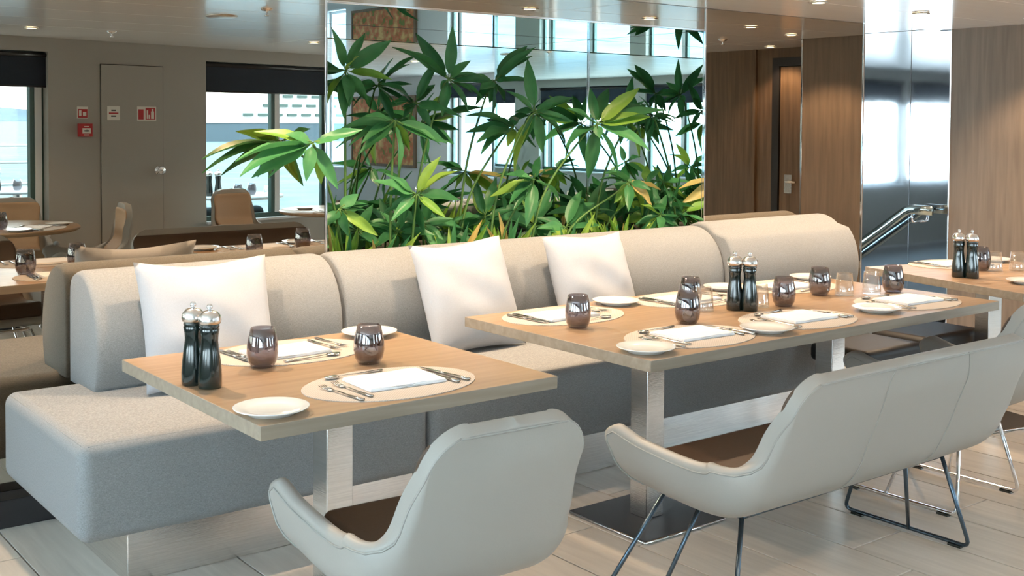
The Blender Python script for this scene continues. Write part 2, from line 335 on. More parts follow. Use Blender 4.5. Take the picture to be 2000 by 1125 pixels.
# ---------------------------------------------------------------- windowed walls
def holes_wall(name, L0, L1, wins, T, m, th=.14, z1=ZC):
    b = MB(); x = L0
    for (s0, s1, z0, zt) in wins:
        b.box((x, -th, 0), (s0, 0, z1), T); b.box((s0, -th, 0), (s1, 0, z0), T); b.box((s0, -th, zt), (s1, 0, z1), T); x = s1
    b.box((x, -th, 0), (L1, 0, z1), T); return struct(b.build(name, m))
WN = [0]
def window(s0, s1, z0, z1, T, mulls, blind_z, blabel, fm='frame_green', th=.14):
    WN[0] += 1; w = struct(empty('window_%d' % WN[0])); w.matrix_world = T @ Matrix.Translation(((s0+s1)/2, -th, 0)); w0 = (s0+s1)/2; h = (s1-s0)/2
    def bx(nm, a, b, m): return box(nm, a, b, m, w)
    for a, b in (((-h, .02, z0), (h, .06, z0+.05)), ((-h, .02, z1-.05), (h, .06, z1)), ((-h, .02, z0+.05), (-h+.04, .06, z1-.05)), ((h-.04, .02, z0+.05), (h, .06, z1-.05))): bx('window_frame', a, b, fm)
    e = [-h+.04]+[q-w0 for q in mulls]+[h-.04]
    for q in mulls: bx('mullion', (q-w0-.05, .015, z0+.05), (q-w0-.012, .065, z1-.05), fm); bx('mullion', (q-w0-.008, .015, z0+.05), (q-w0+.05, .07, z1-.05), 'frame_white')
    for p, q in zip(e[:-1], e[1:]): bx('pane', (p+.01, .038, z0+.05), (q-.01, .044, z1-.05), 'window_glass')
    bx('window_sill', (-h, .065, z0-.015), (h, th+.02, z0+.006), 'frame_white')
    if blind_z:
        bl = empty('roller_blind'); bl.matrix_world = T @ Matrix.Translation((w0, 0, 0)); tag(bl, blabel, 'blind', 'dark roller blinds in the windows')
        box('blind_cloth', (-h+.004, -.035, blind_z), (h-.004, -.028, z1-.03), 'blind_cloth', bl)
        MB().tube([(-h+.004, -.031, blind_z), (h-.004, -.031, blind_z)], .008).build('bottom_bar', 'black_steel', bl)
        MB().tube([(-h+.004, -.036, z1-.03), (h-.004, -.036, z1-.03)], .022).build('roller', 'black_steel', bl)
holes_wall('wall_opposite', -.34, 3.62, [(-.26, .4, .55, 2.065), (1.944, 3.45, .55, 2.055)], WT, 'wall_grey')
window(-.26, .4, .55, 2.065, WT, [.33], 1.777, 'navy roller blind over the window left of the grey door, in mirror')
window(1.944, 3.45, .55, 2.055, WT, [2.806], 1.775, 'navy roller blind over the two-pane window facing the yacht, seen in mirror')
TR = Matrix.Translation((9.3, 0, 0)) @ Matrix.Rotation(PI/2, 4, 'Z')     # local x -> +Y, y -> -X
holes_wall('wall_right', -6.1, 1.62, [(-5.95, -5.3, .75, 2.05), (-2.4, -.83, .75, 2.05), (-.33, 1.4, .75, 2.05)], TR, 'wall_light')
window(-5.95, -5.3, .75, 2.05, TR, [], 0, '', 'frame_white')
window(-2.4, -.83, .75, 2.05, TR, [-2.2, -1.38], 1.845, 'navy roller blind beside the painting on the far window wall, seen behind the plants')
window(-.33, 1.4, .75, 2.05, TR, [.53], 1.83, 'navy roller blind on the wide far window, seen behind the plants')
TL = Matrix.Translation((-1.7, 0, 0)) @ Matrix.Rotation(-PI/2, 4, 'Z')   # local x -> -Y, y -> +X
holes_wall('wall_left', -4.6, 6.1, [(-4.2, -2.9, .75, 2.05), (-2.5, -1.1, .75, 2.05), (-.6, .69, .75, 2.05), (1.02, 3.09, .75, 2.05), (3.72, 5.5, .75, 2.05)], TL, 'wall_grey')
window(-4.2, -2.9, .75, 2.05, TL, [-3.4], 1.79, 'navy roller blind on an added light-giving window nearest the mirror wall, left wall')  # extra window added to let more daylight in
window(-2.5, -1.1, .75, 2.05, TL, [-1.8], 1.79, 'navy roller blind on an added light-giving window second from the mirror wall, left wall')  # another opening added only for more daylight
window(-.6, .69, .75, 2.05, TL, [.0], 1.79, 'navy roller blind right of the grey pier in the niche side mirror')
window(1.02, 3.09, .75, 2.05, TL, [1.92, 2.9], 1.80, 'navy roller blind left of the grey pier in the niche side mirror')
window(3.72, 5.5, .75, 2.05, TL, [4.4, 5.2], 1.82, 'navy roller blind on the rearmost left window, seen at the niche centre')
struct(box('wall_rear', (-1.8, -6.1, 0), (a_.x+.02, -6.0, ZC), 'wall_grey')); struct(box('wall_rear_return', (a_.x-.06, -6.1, 0), (a_.x+.02, a_.y, ZC), 'wall_grey'))
struct(MB().prism([(b_.x-.02, b_.y-.02), (8.44, -6.1), (8.54, -6.1), (b_.x+.08, b_.y-.02)], 0, ZC).build('wall_far_return', 'wall_light')); struct(box('wall_far', (8.45, -6.1, 0), (9.4, -6.0, ZC), 'wall_light'))
struct(box('wall_core', (9.25, 1.62, 0), (9.4, 8.5, ZC), 'dark_wood')); struct(box('wall_core_end', (XE+.14, 4.44, 0), (9.4, 4.5, ZC), 'dark_wood'))
struct(box('wall_left_end', (-1.8, 4.60, 0), (-1.7, 8.5, ZC), 'wall_grey'))
TP = Matrix.Translation((0, 8.3, 0)) @ Matrix.Rotation(PI, 4, 'Z')        # local x -> -X, y -> -Y
holes_wall('wall_port', -7.5, 1.8, [(-6.2, -4.6, .75, 2.05), (-4.2, -3.4, .75, 2.05), (-3.2, -2.08, .75, 2.05), (-1.98, -.6, .75, 2.05)], TP, 'wall_grey')
window(-6.2, -4.6, .75, 2.05, TP, [-5.4], 1.76, 'dark roller blind on the port side window nearest the stair')
window(-4.2, -3.4, .75, 2.05, TP, [], 1.76, 'dark roller blind on the narrow port side window')
window(-3.2, -2.08, .75, 2.05, TP, [], 1.76, 'dark roller blind reflected at the left in the steel stair panel')
window(-1.98, -.6, .75, 2.05, TP, [], 1.76, 'dark roller blind reflected at the right in the steel stair panel')
# flush service door on the slanted wall
d2 = struct(empty('door_2')); d2.matrix_world = WT @ Matrix.Translation((1.176, 0, 0))
box('door_leaf', (-.302, .001, .01), (.302, .012, 1.98), 'wall_grey', d2, bevel=.002)
for a, b in (((-.308, .0005, 0), (-.303, .004, 1.985)), ((.303, .0005, 0), (.308, .004, 1.985)), ((-.308, .0005, 1.981), (.308, .004, 1.986))): box('door_gap', a, b, 'sign_dark', d2)
Tk = Matrix.Translation((.252, .012, 1.055)) @ Matrix.Rotation(-PI/2, 4, 'X')
MB().lathe([(0, 0), (.04, 0), (.04, .008), (.016, .012), (.014, .03), (.034, .04), (.04, .055), (.032, .066), (0, .07)], 20, Tk).build('door_knob', 'chrome', d2)
def wall_sign(nm, s, z, parts, label, cat):
    e = empty(nm); e.matrix_world = WT @ Matrix.Translation((s, 0, z)); tag(e, label, cat)
    for pn, x0, x1, z0, z1, y0, y1, mm in parts: box(pn, (x0, y0, z0), (x1, y1, z1), mm, e)
wall_sign('call_point_sign', .704, 1.565, [('backing', -.05, .05, -.05, .05, .001, .004, 'sign_white'), ('red_field', -.044, .044, -.044, .03, .004, .005, 'sign_red'), ('symbol', -.034, -.012, -.03, .02, .005, .006, 'sign_white'), ('symbol', .002, .032, -.03, .005, .005, .006, 'sign_white')], 'small square red and white fire alarm sign above the red call point', 'sign')
wall_sign('fire_call_point', .713, 1.417, [('housing', -.055, .055, -.055, .055, .001, .05, 'sign_red'), ('glass_plate', -.038, .038, -.028, .016, .05, .053, 'sign_white'), ('mark', -.022, -.012, -.012, 0, .053, .054, 'sign_dark'), ('mark', -.005, .005, -.014, .003, .053, .054, 'sign_dark'), ('mark', .012, .022, -.012, 0, .053, .054, 'sign_dark'), ('mark', -.024, .024, -.044, -.036, .05, .052, 'sign_white'), ('mark', -.022, .022, .028, .034, .05, .052, 'sign_white')], 'red fire alarm call point box on the grey wall', 'alarm')
wall_sign('door_sign', .986, 1.563, [('backing', -.06, .06, -.06, .06, .013, .016, 'sign_white'), ('stripe', -.045, .045, -.006, .006, .016, .0175, 'sign_red'), ('mark', -.022, .022, .018, .03, .016, .017, 'sign_dark'), ('mark', -.024, .024, -.032, -.02, .016, .017, 'sign_dark')], 'square cream sign with a red stripe on the grey door', 'sign')
wall_sign('extinguisher_sign', 1.31, 1.561, [('backing', -.095, .095, -.062, .062, .013, .016, 'sign_white'), ('red_field', -.012, .085, -.052, .052, .016, .017, 'sign_red'), ('red_strip', -.085, -.032, -.052, .038, .016, .017, 'sign_red'), ('symbol', .042, .072, -.045, .02, .017, .018, 'sign_white'), ('symbol', .048, .066, .02, .042, .017, .018, 'sign_white'), ('symbol', -.002, .012, -.045, .03, .017, .018, 'sign_white'), ('symbol', .018, .03, -.045, -.01, .017, .018, 'sign_white')], 'wide red and white fire extinguisher sign at the door edge', 'sign')
pt = empty('painting'); pt.matrix_world = TR @ Matrix.Translation((-4.12, 0, 1.35)); tag(pt, 'large abstract painting in orange and red, seen behind the plants', 'painting')
box('canvas', (-.9, .01, -.5), (.9, .03, .5), 'painting_canvas', pt)
for a, b in (((-.94, .002, -.54), (-.9, .045, .54)), ((.9, .002, -.54), (.94, .045, .54)), ((-.9, .002, .5), (.9, .045, .54)), ((-.9, .002, -.54), (.9, .045, -.5))): box('frame', a, b, 'dark_wood', pt)
# ---------------------------------------------------------------- ceiling fittings
ring = MB().lathe([(.036, 0), (.05, 0), (.052, .004), (.047, .009), (.038, .009), (.036, .002)], 28).mesh('trim_ring'); ring.materials.append(M['lamp_ring'])
lens = MB().lathe([(0, .003), (.037, .003)], 24).mesh('lens'); lens.materials.append(M['lamp_lens'])
def downlight(x, y, label, e=1., size=118):
    t = empty('downlight', (x, y, ZC-.024)); tag(t, label, 'ceiling light', 'recessed ceiling downlights')
    link('trim_ring', ring, None, t); link('lens', lens, None, t)
    ld = bpy.data.lights.new('spot', 'SPOT'); ld.energy = SPOT_W*e; ld.color = WARM; ld.spot_size = math.radians(size); ld.spot_blend = .45; ld.shadow_soft_size = .03
    lo = bpy.data.objects.new('bulb', ld); COL.objects.link(lo); lo.parent = t; lo.location = (0, 0, -.012)
ORD = ['first', 'second', 'third', 'fourth', 'fifth', 'sixth']
for k in range(6): downlight(1.263+.9633*k, 3.905, '%s downlight from the left above the banquette' % ORD[k])
downlight(6.85, 3.63, 'downlight in the ceiling before the wood clad end wall', .8); downlight(7.78, 2.668, 'downlight inside the dark wood door recess', .4)
downlight(2.33, .47, 'downlight above the round table, seen in mirror', .5); downlight(4.6, .45, 'downlight above the round table by the two-pane window', .5); downlight(6.9, .45, 'downlight near the far window wall', .5)
def fitting(nm, x, y, prof, m, label, cat): return tag(MB().lathe(prof, 24).build(nm, m, None, (x, y, ZC-.014)), label, cat)
fitting('ceiling_speaker', 2.999, 2.237, [(0, -.012), (.085, -.012), (.1, -.004), (.1, 0)], 'lamp_ring', 'flat round ceiling speaker plate, seen in mirror', 'speaker')
SP = [(0, -.045), (.012, -.045), (.014, -.038), (.005, -.036), (.005, -.016), (.03, -.012), (.036, 0)]
fitting('sprinkler', 3.015, 2.844, SP, 'chrome', 'chrome ceiling sprinkler beside the round speaker plate', 'sprinkler')
fitting('sprinkler', 2.896, .484, SP, 'chrome', 'chrome ceiling sprinkler near the grey door', 'sprinkler')
fitting('sprinkler', 6.866, 2.948, SP, 'chrome', 'chrome ceiling sprinkler before the door recess', 'sprinkler')
# ---------------------------------------------------------------- banquette
BPROF = [(4.240, .50), (4.212, .58), (4.205, .68), (4.222, .77), (4.262, .85), (4.325, .908), (4.40, .935), (4.475, .926), (4.525, .88), (4.532, .70), (4.532, .50)]
def backrest_mesh(x0, x1, dz=0., dy=0.):
    cyy = sum(p[0] for p in BPROF)/len(BPROF); czz = sum(p[1] for p in BPROF)/len(BPROF)
    prof = catmull([(0, *p) for p in BPROF], 3); n = len(prof); rows = []
    xs = [(x0, .93), (x0+.003, .955), (x0+.010, .977), (x0+.022, .992), (x0+.04, 1), (x0+.3, 1)]+[(x0+(x1-x0)*k/6, 1) for k in range(2, 5)]+[(x1-.3, 1), (x1-.04, 1), (x1-.022, .992), (x1-.010, .977), (x1-.003, .955), (x1, .93)]
    for x, k in xs:
        rows.append([(x, cyy+(p.y-cyy)*k+dy*(p.y < 4.3), .5+(max(p.z, .5)-.5)*(1-(1-k)*.6)*(1+dz/.44)) for p in prof])
    b = MB().grid(rows); N = len(rows)
    b.f.append(list(range(n))); b.sm.append(True); b.f.append([(N-1)*n+i for i in range(n)][::-1]); b.sm.append(True)
    for i in range(N-1): b.f.append([i*n+n-1, (i+1)*n+n-1, (i+1)*n, i*n]); b.sm.append(False)
    return b
def banquette(xs0, x1, xb0, px0, label, dz=0.):
    t = empty('banquette', ((xs0+x1)/2, 4.0, 0)); tag(t, label, 'banquette'); ox = -(xs0+x1)/2; T = Matrix.Translation((ox, -4.0, 0))
    s = MB().box((xs0, 3.552, .192), (x1, 4.45, .508), T)
    me = s.mesh('seat', .042, 5); so = link('seat', me, 'seat_fabric', t)
    w = [(xs0+.03, 3.57, .497), (x1-.03, 3.57, .497)]
    MB().tube([(x+ox, y-4.0, z) for x, y, z in w], .0032, 6).build('welt', 'seat_fabric', so)
    MB().tube([(x+ox, y-4.0, z) for x, y, z in [(xs0+.018, 3.59, .497), (xs0+.018, 4.41, .497)]], .0032, 6).build('welt', 'seat_fabric', so)
    b = backrest_mesh(xb0, x1, dz); b.v = [tuple(T @ Vector(p)) for p in b.v]; b.build('backrest', 'seat_fabric', t)
    p = MB().box((px0, 3.665, 0), (x1-.002, 4.40, .20), T); p.build('plinth', 'brushed_steel', t, bevel=.004)
    return t
banquette(1.088, 2.372, 1.352, 1.272, 'grey-beige banquette unit at the left end beside the small table')
banquette(2.378, 4.735, 2.395, 2.378, 'long grey-beige banquette unit below the plants')
t = empty('banquette', (5.3, 4.2, 0)); tag(t, 'grey-beige banquette unit with a rounded end right of the plant niche', 'banquette'); T = Matrix.Translation((-5.3, -4.2, 0))
b = backrest_mesh(4.745, 5.86, .018, -.06); b.v = [tuple(T @ Vector(p)) for p in b.v]; b.build('backrest', 'seat_fabric', t)
MB().box((4.76, 4.02, .192), (5.93, 4.45, .508), T).build('seat', 'seat_fabric', t, bevel=.04, seg=4)
MB().box((4.78, 4.08, 0), (5.9, 4.42, .20), T).build('plinth', 'brushed_steel', t, bevel=.004)
# ---------------------------------------------------------------- pillows
def pillow_mesh(w=.5, h=.48, th=.085, seed=0):
    rnd = random.Random(seed); N = 22; b = MB(); ph = [rnd.uniform(0, 6) for _ in range(4)]
    for sgn in (1, -1):
        rows = []
        for i in range(N+1):
            u = -1+2*i/N; r = []
            for j in range(N+1):
                v = -1+2*j/N
                pin = .055
                x = u*w/2*(1-pin*(1-v*v)*abs(u)**3); z = v*h/2*(1-pin*(1-u*u)*abs(v)**3)
                t = th*((1-abs(u)**2.6)*(1-abs(v)**2.6))**.55
                t += .006*math.sin(5*u+ph[0]+3*v)*math.cos(4*v+ph[1])*(1-u*u)*(1-v*v)*2+.004*math.sin(11*v+ph[2])*(1-abs(u))*(abs(u) > .4)
                if v < -.5: t += .010*math.sin(9*u+ph[3])*(1-u*u)*(-v-.5)*2*(1-v*v)
                r.append((x, sgn*t, z+.01*math.sin(2.5*u+ph[1])*(v > .6)))
            rows.append(r)
        b.grid(rows)
    me = b.mesh('pillow')
    bm = bmesh.new(); bm.from_mesh(me); bmesh.ops.remove_doubles(bm, verts=bm.verts, dist=1e-4); bmesh.ops.recalc_face_normals(bm, faces=bm.faces); bm.to_mesh(me); bm.free()
    return me
def pillow(x, yb, yt, label, roll=0., w=.5, h=.49, seed=0, rz=0.):
    lean = math.atan2(yt-yb, .45)
    t = empty('pillow'); T = Matrix.Translation((x, yb, .512)) @ Matrix.Rotation(rz, 4, 'Z') @ Matrix.Rotation(-lean, 4, 'X') @ Matrix.Rotation(roll, 4, 'Y') @ Matrix.Translation((0, 0, h/2))
    t.matrix_world = T; tag(t, label, 'pillow', 'scatter pillows on the banquette')
    link('cover', pillow_mesh(w, h, .085, seed), 'pillow_fabric', t)
    e = []; N = 20
    for (u0, v0, u1, v1) in ((-1, -1, 1, -1), (1, -1, 1, 1), (1, 1, -1, 1), (-1, 1, -1, -1)):
        for k in range(N):
            u = u0+(u1-u0)*k/N; v = v0+(v1-v0)*k/N
            e.append((u*w/2*(1-.055*(1-v*v)*abs(u)**3), 0, v*h/2*(1-.055*(1-u*u)*abs(v)**3)+.01*math.sin(2.5*u)*(v > .6)))
    return t
pillow(1.742, 4.045, 4.20, 'pale grey scatter pillow standing behind the small table', .02, .53, .485, 1)
pillow(2.945, 4.01, 4.20, 'pale grey scatter pillow tilted at the middle of the banquette', -.01, .50, .50, 2)
pillow(3.70, 4.045, 4.20, 'pale grey scatter pillow behind the long table below the fern plants', -.03, .50, .475, 3)
# ---------------------------------------------------------------- tables
def pedestal(t, x, y, sz=.42, leg=.09):
    MB().box((x-leg/2, y-leg/2, .012), (x+leg/2, y+leg/2, .713)).build('leg', 'brushed_steel', t, bevel=.003)
    bp_ = MB().box((x-sz/2, y-sz/2, .003), (x+sz/2, y+sz/2, .012)).build('base_plate', 'black_steel', t, bevel=.002)
    e = MB()
    for a, b in (((-1, -1), (1, -1)), ((1, -1), (1, 1)), ((1, 1), (-1, 1)), ((-1, 1), (-1, -1))): e.tube([(x+a[0]*sz/2, y+a[1]*sz/2, .007), (x+b[0]*sz/2, y+b[1]*sz/2, .007)], .005, 4)
    e.build('edge_band', 'chrome', bp_)
def table(x0, y0, x1, y1, label, legs, rz=0., m='table_wood', hook=None):
    c = hook or ((x0+x1)/2, (y0+y1)/2); t = empty('dining_table', (*c, 0), rz); tag(t, label, 'table')
    tt = MB().box((x0-c[0]+.003, y0-c[1]+.003, .713), (x1-c[0]-.003, y1-c[1]-.003, .75)).build('table_top', m, t, bevel=.001, seg=1)
    X0, X1, Y0, Y1 = x0-c[0], x1-c[0], y0-c[1], y1-c[1]
    for a, b in (((X0, Y0, .7128), (X1, Y0+.004, .7502)), ((X0, Y1-.004, .7128), (X1, Y1, .7502)), ((X0, Y0+.004, .7128), (X0+.004, Y1-.004, .7502)), ((X1-.004, Y0+.004, .7128), (X1, Y1-.004, .7502))): MB().box(a, b).build('edge_band', 'edge_wood_daylit', tt, bevel=.001, seg=1)  # greyer strips stand in for daylight on the table edges
    for lx, ly in legs: pedestal(t, lx-c[0], ly-c[1])
    return t
table(1.236, 2.605, 2.196, 3.60, 'small oak table at the left with two place settings', [(1.712, 3.10)])
table(2.572, 2.592, 4.660, 3.612, 'long oak table with six place settings between bench and banquette', [(3.07, 3.11), (4.19, 3.11)])
table(5.196, 2.612, 6.15, 3.642, 'oak table at the far right before the wood wall', [(5.60, 3.19)], math.radians(-13.7), 'far_table_wood', (5.196, 3.642))
# ---------------------------------------------------------------- upholstered seats on wire sled frames
CPROF = [(-.315, .815), (-.27, .70), (-.215, .56), (-.175, .47), (-.12, .42), (-.05, .402), (.05, .402), (.17, .412), (.28, .425), (.38, .44)]
UPROF = [(-.20, .88), (-.198, .76), (-.185, .60), (-.165, .49), (-.12, .43), (-.05, .405), (.05, .402), (.17, .412), (.27, .425), (.34, .44)]
def chair(name, label, cat, width, seams=(), frame_m='chrome', inner='seat_leather', top_k=.9, group=None, P0=CPROF):
    t = empty(name); tag(t, label, cat, group)
    prof = catmull([(0, *p) for p in P0], 6); L = [0.]
    for a, b in zip(prof[:-1], prof[1:]): L.append(L[-1]+(b-a).length)
    S = L[-1]
    def at(s):
        s = max(0, min(S, s))
        for i in range(len(L)-1):
            if s <= L[i+1]: k = (s-L[i])/(L[i+1]-L[i]); return prof[i].lerp(prof[i+1], k)
        return prof[-1]
    def tan(s): return (at(min(S, s+.01))-at(max(0, s-.01))).normalized()
    hw = width/2; R = .10; rc = .05
    def wall_h(s): return .026*sm((s-.06)/.14)*(1-sm((s-.24)/.14))+.118*sm((s-.25)/.17)+.012*sm((s-S+.16)/.12)
    def pos(k, v):
        # k: signed section coordinate; |k|<=1 flat part, 1..2 rounded corner, 2..3 upright side
        sg = 1 if k >= 0 else -1; q = abs(k)
        fr_ = 0. if q <= 1 else min(1., (q-1)/1.35)
        send = S-.15*(1-fr_)**1.4-.04*max(0, (q-2.4)/.6)**2.2
        s = v*send
        wv = hw*(top_k+(1-top_k)*sm(s/.40))
        if s < R: wv = wv-R+math.sqrt(max(0, R*R-(R-s)**2))
        Hs = wall_h(s); r = min(rc, max(Hs, .004))
        if q <= 1: x = (wv-r)*q; d = 0.
        elif q <= 2: an = (q-1)*PI/2; x = wv-r+r*math.sin(an); d = r*(1-math.cos(an))
        else: x = wv+.06*(q-2)*max(0, Hs-r); d = r+(q-2)*max(0, Hs-r)
        c = at(s); tg = tan(s); nrm = Vector((0, -tg.z, tg.y))
        if s > .5 and nrm.z < 0: nrm = -nrm
        bow = .016*(1-min(1, q)**2)*sm(s/.1)*(1-sm((s-.3)/.2))
        return Vector((sg*x, c.y, c.z))+nrm*(d-bow)
    nf = max(8, int(width/.05)); ks = [i/nf for i in range(nf+1)]+[1+i/5 for i in range(1, 6)]+[2+i/4 for i in range(1, 5)]
    ks = [-q for q in reversed(ks)][:-1]+ks; NU = len(ks)-1
    st_ = [R*(1-math.cos(i*PI/2/9)) for i in range(10)]; st_ = [q/(S-.1) for q in st_]
    vs = st_+[st_[-1]+(1-st_[-1])*i/30 for i in range(1, 30)]+[.985, 1]
    G = [[pos(q, v) for v in vs] for q in ks]
    def nor(k, v):
        sg = 1 if k >= 0 else -1; q = abs(k); fr_ = 0. if q <= 1 else min(1., (q-1)/1.35)
        s = v*(S-.15*(1-fr_)**1.4); tg = tan(s); nrm = Vector((0, -tg.z, tg.y))
        if s > .5 and nrm.z < 0: nrm = -nrm
        an = min(1, max(0, q-1))*PI/2*sm((wall_h(s)-.02)/.08)
        return (nrm*math.cos(an)+Vector((-sg*math.sin(an), 0, 0))).normalized()
    Nn = [[nor(q, v) for v in vs] for q in ks]
    sgn = 1
    th = .042
    def shell(o_in, o_out, i0, i1, j0, j1, round_edge=True):
        b = MB(); A = []; B = []
        for i in range(i0, i1+1):
            A.append([G[i][j]+Nn[i][j]*(o_in(vs[j]*S) if callable(o_in) else o_in) for j in range(j0, j1+1)]); B.append([G[i][j]+Nn[i][j]*sgn*o_out for j in range(j0, j1+1)])
        nu = i1-i0+1; nv = j1-j0+1; b.grid(A); k = len(b.v); b.grid(B)
        ringi = [(i, 0) for i in range(nu)]+[(nu-1, j) for j in range(1, nv)]+[(i, nv-1) for i in range(nu-2, -1, -1)]+[(0, j) for j in range(nv-2, 0, -1)]
        idx = [i*nv+j for i, j in ringi]; n = len(idx)
        # rounded rim: one mid loop pushed outward
        mid = []
        for (i, j), q in zip(ringi, idx):
            m_ = (Vector(b.v[q])+Vector(b.v[q+k]))/2; ii = min(max(i, 1), nu-2); jj = min(max(j, 1), nv-2)
            inn = (A[ii][jj]+B[ii][jj])/2; dd = m_-inn; mid.append(m_+(dd.normalized() if dd.length else dd)*(.012 if callable(o_in) else abs(o_in-o_out)*.42))
        m0 = len(b.v); b.v += [tuple(p) for p in mid]
        for a in range(n):
            c = (a+1) % n
            b.f.append([idx[a], idx[c], m0+c, m0+a]); b.sm.append(True); b.f.append([m0+a, m0+c, idx[c]+k, idx[a]+k]); b.sm.append(True)
        return b, [B[i][j] for i, j in ringi]
    b, rim = shell(.0, -th, 0, NU, 0, len(vs)-1)
    sh = b.build('shell', 'shell_leather', t)
    md = sh.modifiers.new('sub', 'SUBSURF'); md.levels = 1; md.render_levels = 1
    lp = [(1, j) for j in range(2, len(vs)-2)]+[(i, len(vs)-2) for i in range(2, NU-1)]+[(NU-1, j) for j in range(len(vs)-2, 1, -1)]+[(i, 2) for i in range(NU-2, 1, -1)]
    MB().tube([G[i][j]-Nn[i][j]*(th+.001) for i, j in lp], .0026, 5, True).build('piping', 'piping', sh)
    i0 = next(i for i in range(NU+1) if ks[i] >= -1.01); b, _ = shell(lambda q: .012+.066*sm((q-.30)/.14), -.004, i0, NU-i0, 6, len(vs)-1)
    pd = b.build('seat_pad', inner, t); md = pd.modifiers.new('sub', 'SUBSURF'); md.levels = 1; md.render_levels = 1
    for u in seams:
        i = min(range(NU+1), key=lambda q: abs(ks[q]-u)); MB().tube([G[i][j]-Nn[i][j]*sgn*(th+.0005) for j in range(1, len(vs)-4)], .0022, 5).build('seam', 'piping', sh)
    # wire frame: top rectangle, two sleds
    fr = .0075; zt = .345; xa = hw-.12; y0, y1 = -.06, .245
    MB().tube(fillet([(-xa, y0, zt), (xa, y0, zt), (xa, y1, zt+.012), (-xa, y1, zt+.012), (-xa, y0, zt)], .03), fr).build('seat_frame', frame_m, t)
    for sx in (-1, 1):
        xo = sx*(hw-.02); X = sx*xa
        MB().tube(fillet([(X, y0, zt), (xo, -.115, .012), (xo, .41, .012), (X, y1, zt+.01)], .035), fr).build('sled_leg', frame_m, t)
        MB().tube([(X, .10, zt), (xo, .20, .012)] if sx < 0 or width < .7 else [(X-.22, y0, zt), (xo, .13, .012)], fr*.95).build('brace_leg', frame_m, t)
        for yy in (-.06, .35): MB().box((xo-.012, yy-.025, 0), (xo+.012, yy+.025, .008)).build('glide', 'black_lacquer', t)
    for sx in (-1, 1): MB().tube([(sx*(xa-.02), y0, zt), (sx*(xa-.03), y0-.025, .375)], fr).build('bracket', frame_m, t)
    return t
c1 = chair('armchair', 'light grey leather armchair pulled up to the small table, back to us', 'armchair', .50, top_k=.84); c1.location = (1.595, 2.36, 0); c1.rotation_euler[2] = math.radians(-3); c1.scale = (1, 1, 1.03)
bn = chair('bench', 'light grey leather two-seat bench with blue-grey wire legs at the long table', 'bench', 1.29, (-.34, .34), 'gunmetal', top_k=.94); bn.location = (3.12, 2.29, 0)
c2 = copy_tree(c1); c2.location = (4.24, 2.50, 0); c2.rotation_euler[2] = 0; tag(c2, 'light grey leather armchair right of the bench, cut off by the frame', 'armchair')
cv = chair('armchair', 'tan and grey armchair turned sideways before the grey door, seen in mirror', 'armchair', .48, top_k=.86, inner='tan_leather', P0=UPROF); cv.location = (2.76, .47, 0); cv.rotation_euler[2] = math.radians(99)
for x, y, a, lb in ((4.45, -.55, -15, 'tan tufted armchair facing us before the two-pane window, seen in mirror'), (4.62, .95, 180, 'grey armchair back near the plants edge of the mirror, under the window'), (2.42, -.38, 8, 'grey armchair behind the round table under the left window, seen in mirror')):
    c = copy_tree(cv); c.location = (x, y, 0); c.rotation_euler[2] = math.radians(a); tag(c, lb, 'armchair')
def stool(x, y, w, d, label):
    t = empty('stool', (x, y, 0)); tag(t, label, 'stool')
    MB().box((-w/2, -d/2, .36), (w/2, d/2, .45)).build('seat', 'black_upholstery', t, bevel=.03, seg=4)
    for sx in (-1, 1):
        for sy in (-1, 1): MB().tube([(sx*(w/2-.06), sy*(d/2-.06), .36), (sx*(w/2-.04), sy*(d/2-.04), 0)], .01).build('leg', 'chrome', t)
stool(4.76, 3.32, .46, .34, 'black upholstered stool under the right end of the long table'); stool(5.33, 3.36, .5, .34, 'black upholstered stool under the far right table')
def round_table(x, y, r, label, z=.72):
    t = empty('round_table', (x, y, 0)); tag(t, label, 'table')
    MB().lathe([(0, z-.03), (r-.02, z-.03), (r, z-.018), (r, z-.006), (r-.006, z), (0, z)], 56).build('table_top', 'table_wood', t)
    MB().lathe([(.045, .02), (.045, z-.03)], 20).build('leg', 'brushed_steel', t); MB().lathe([(0, 0), (.24, 0), (.24, .01), (.05, .022), (0, .022)], 36).build('base_plate', 'black_steel', t)
    return t
round_table(2.12, .20, .60, 'round oak table before the left window, seen in mirror'); round_table(5.05, .12, .55, 'round oak table before the two-pane window, seen in mirror')
# ---------------------------------------------------------------- tableware
def shared(b, m, bevel=0.): me = b.mesh('shared', bevel); me.materials.append(MATS[m]); return me
TUM = shared(MB().lathe([(0, .004), (.026, .004), (.030, .0), (.034, .002), (.044, .02), (.0485, .045), (.0475, .07), (.043, .095), (.0365, .122), (.0352, .122), (.0415, .095), (.0458, .07), (.0466, .045), (.042, .022), (.032, .010), (0, .009)], 32), 'smoked_glass')
CLR = shared(MB().lathe([(0, .001), (.041, .001), (.042, .006), (.0335, .098), (.0323, .098), (.0405, .010), (0, .009)], 32), 'clear_glass')
PLT = shared(MB().lathe([(0, .004), (.055, .004), (.058, 0), (.062, 0), (.066, .006), (.097, .0165), (.0985, .019), (.096, .0195), (.066, .0115), (.055, .009), (0, .009)], 48), 'porcelain')
MLB = shared(MB().lathe([(0, 0), (.0315, 0), (.0335, .004), (.0335, .035), (.031, .07), (.0265, .105), (.0235, .13), (.0245, .15), (.0275, .166), (.0255, .17), (.0275, .174), (.0265, .18), (0, .18)], 32), 'black_lacquer')
MLC = shared(MB().lathe([(.020, .18), (.0305, .183), (.0325, .192), (.030, .206), (.021, .2165), (.008, .220), (0, .220)], 32), 'brushed_steel')
MLK = shared(MB().lathe([(0, .218), (.004, .219), (.005, .222), (.0085, .227), (.0085, .232), (.005, .237), (0, .2385)], 20), 'chrome')
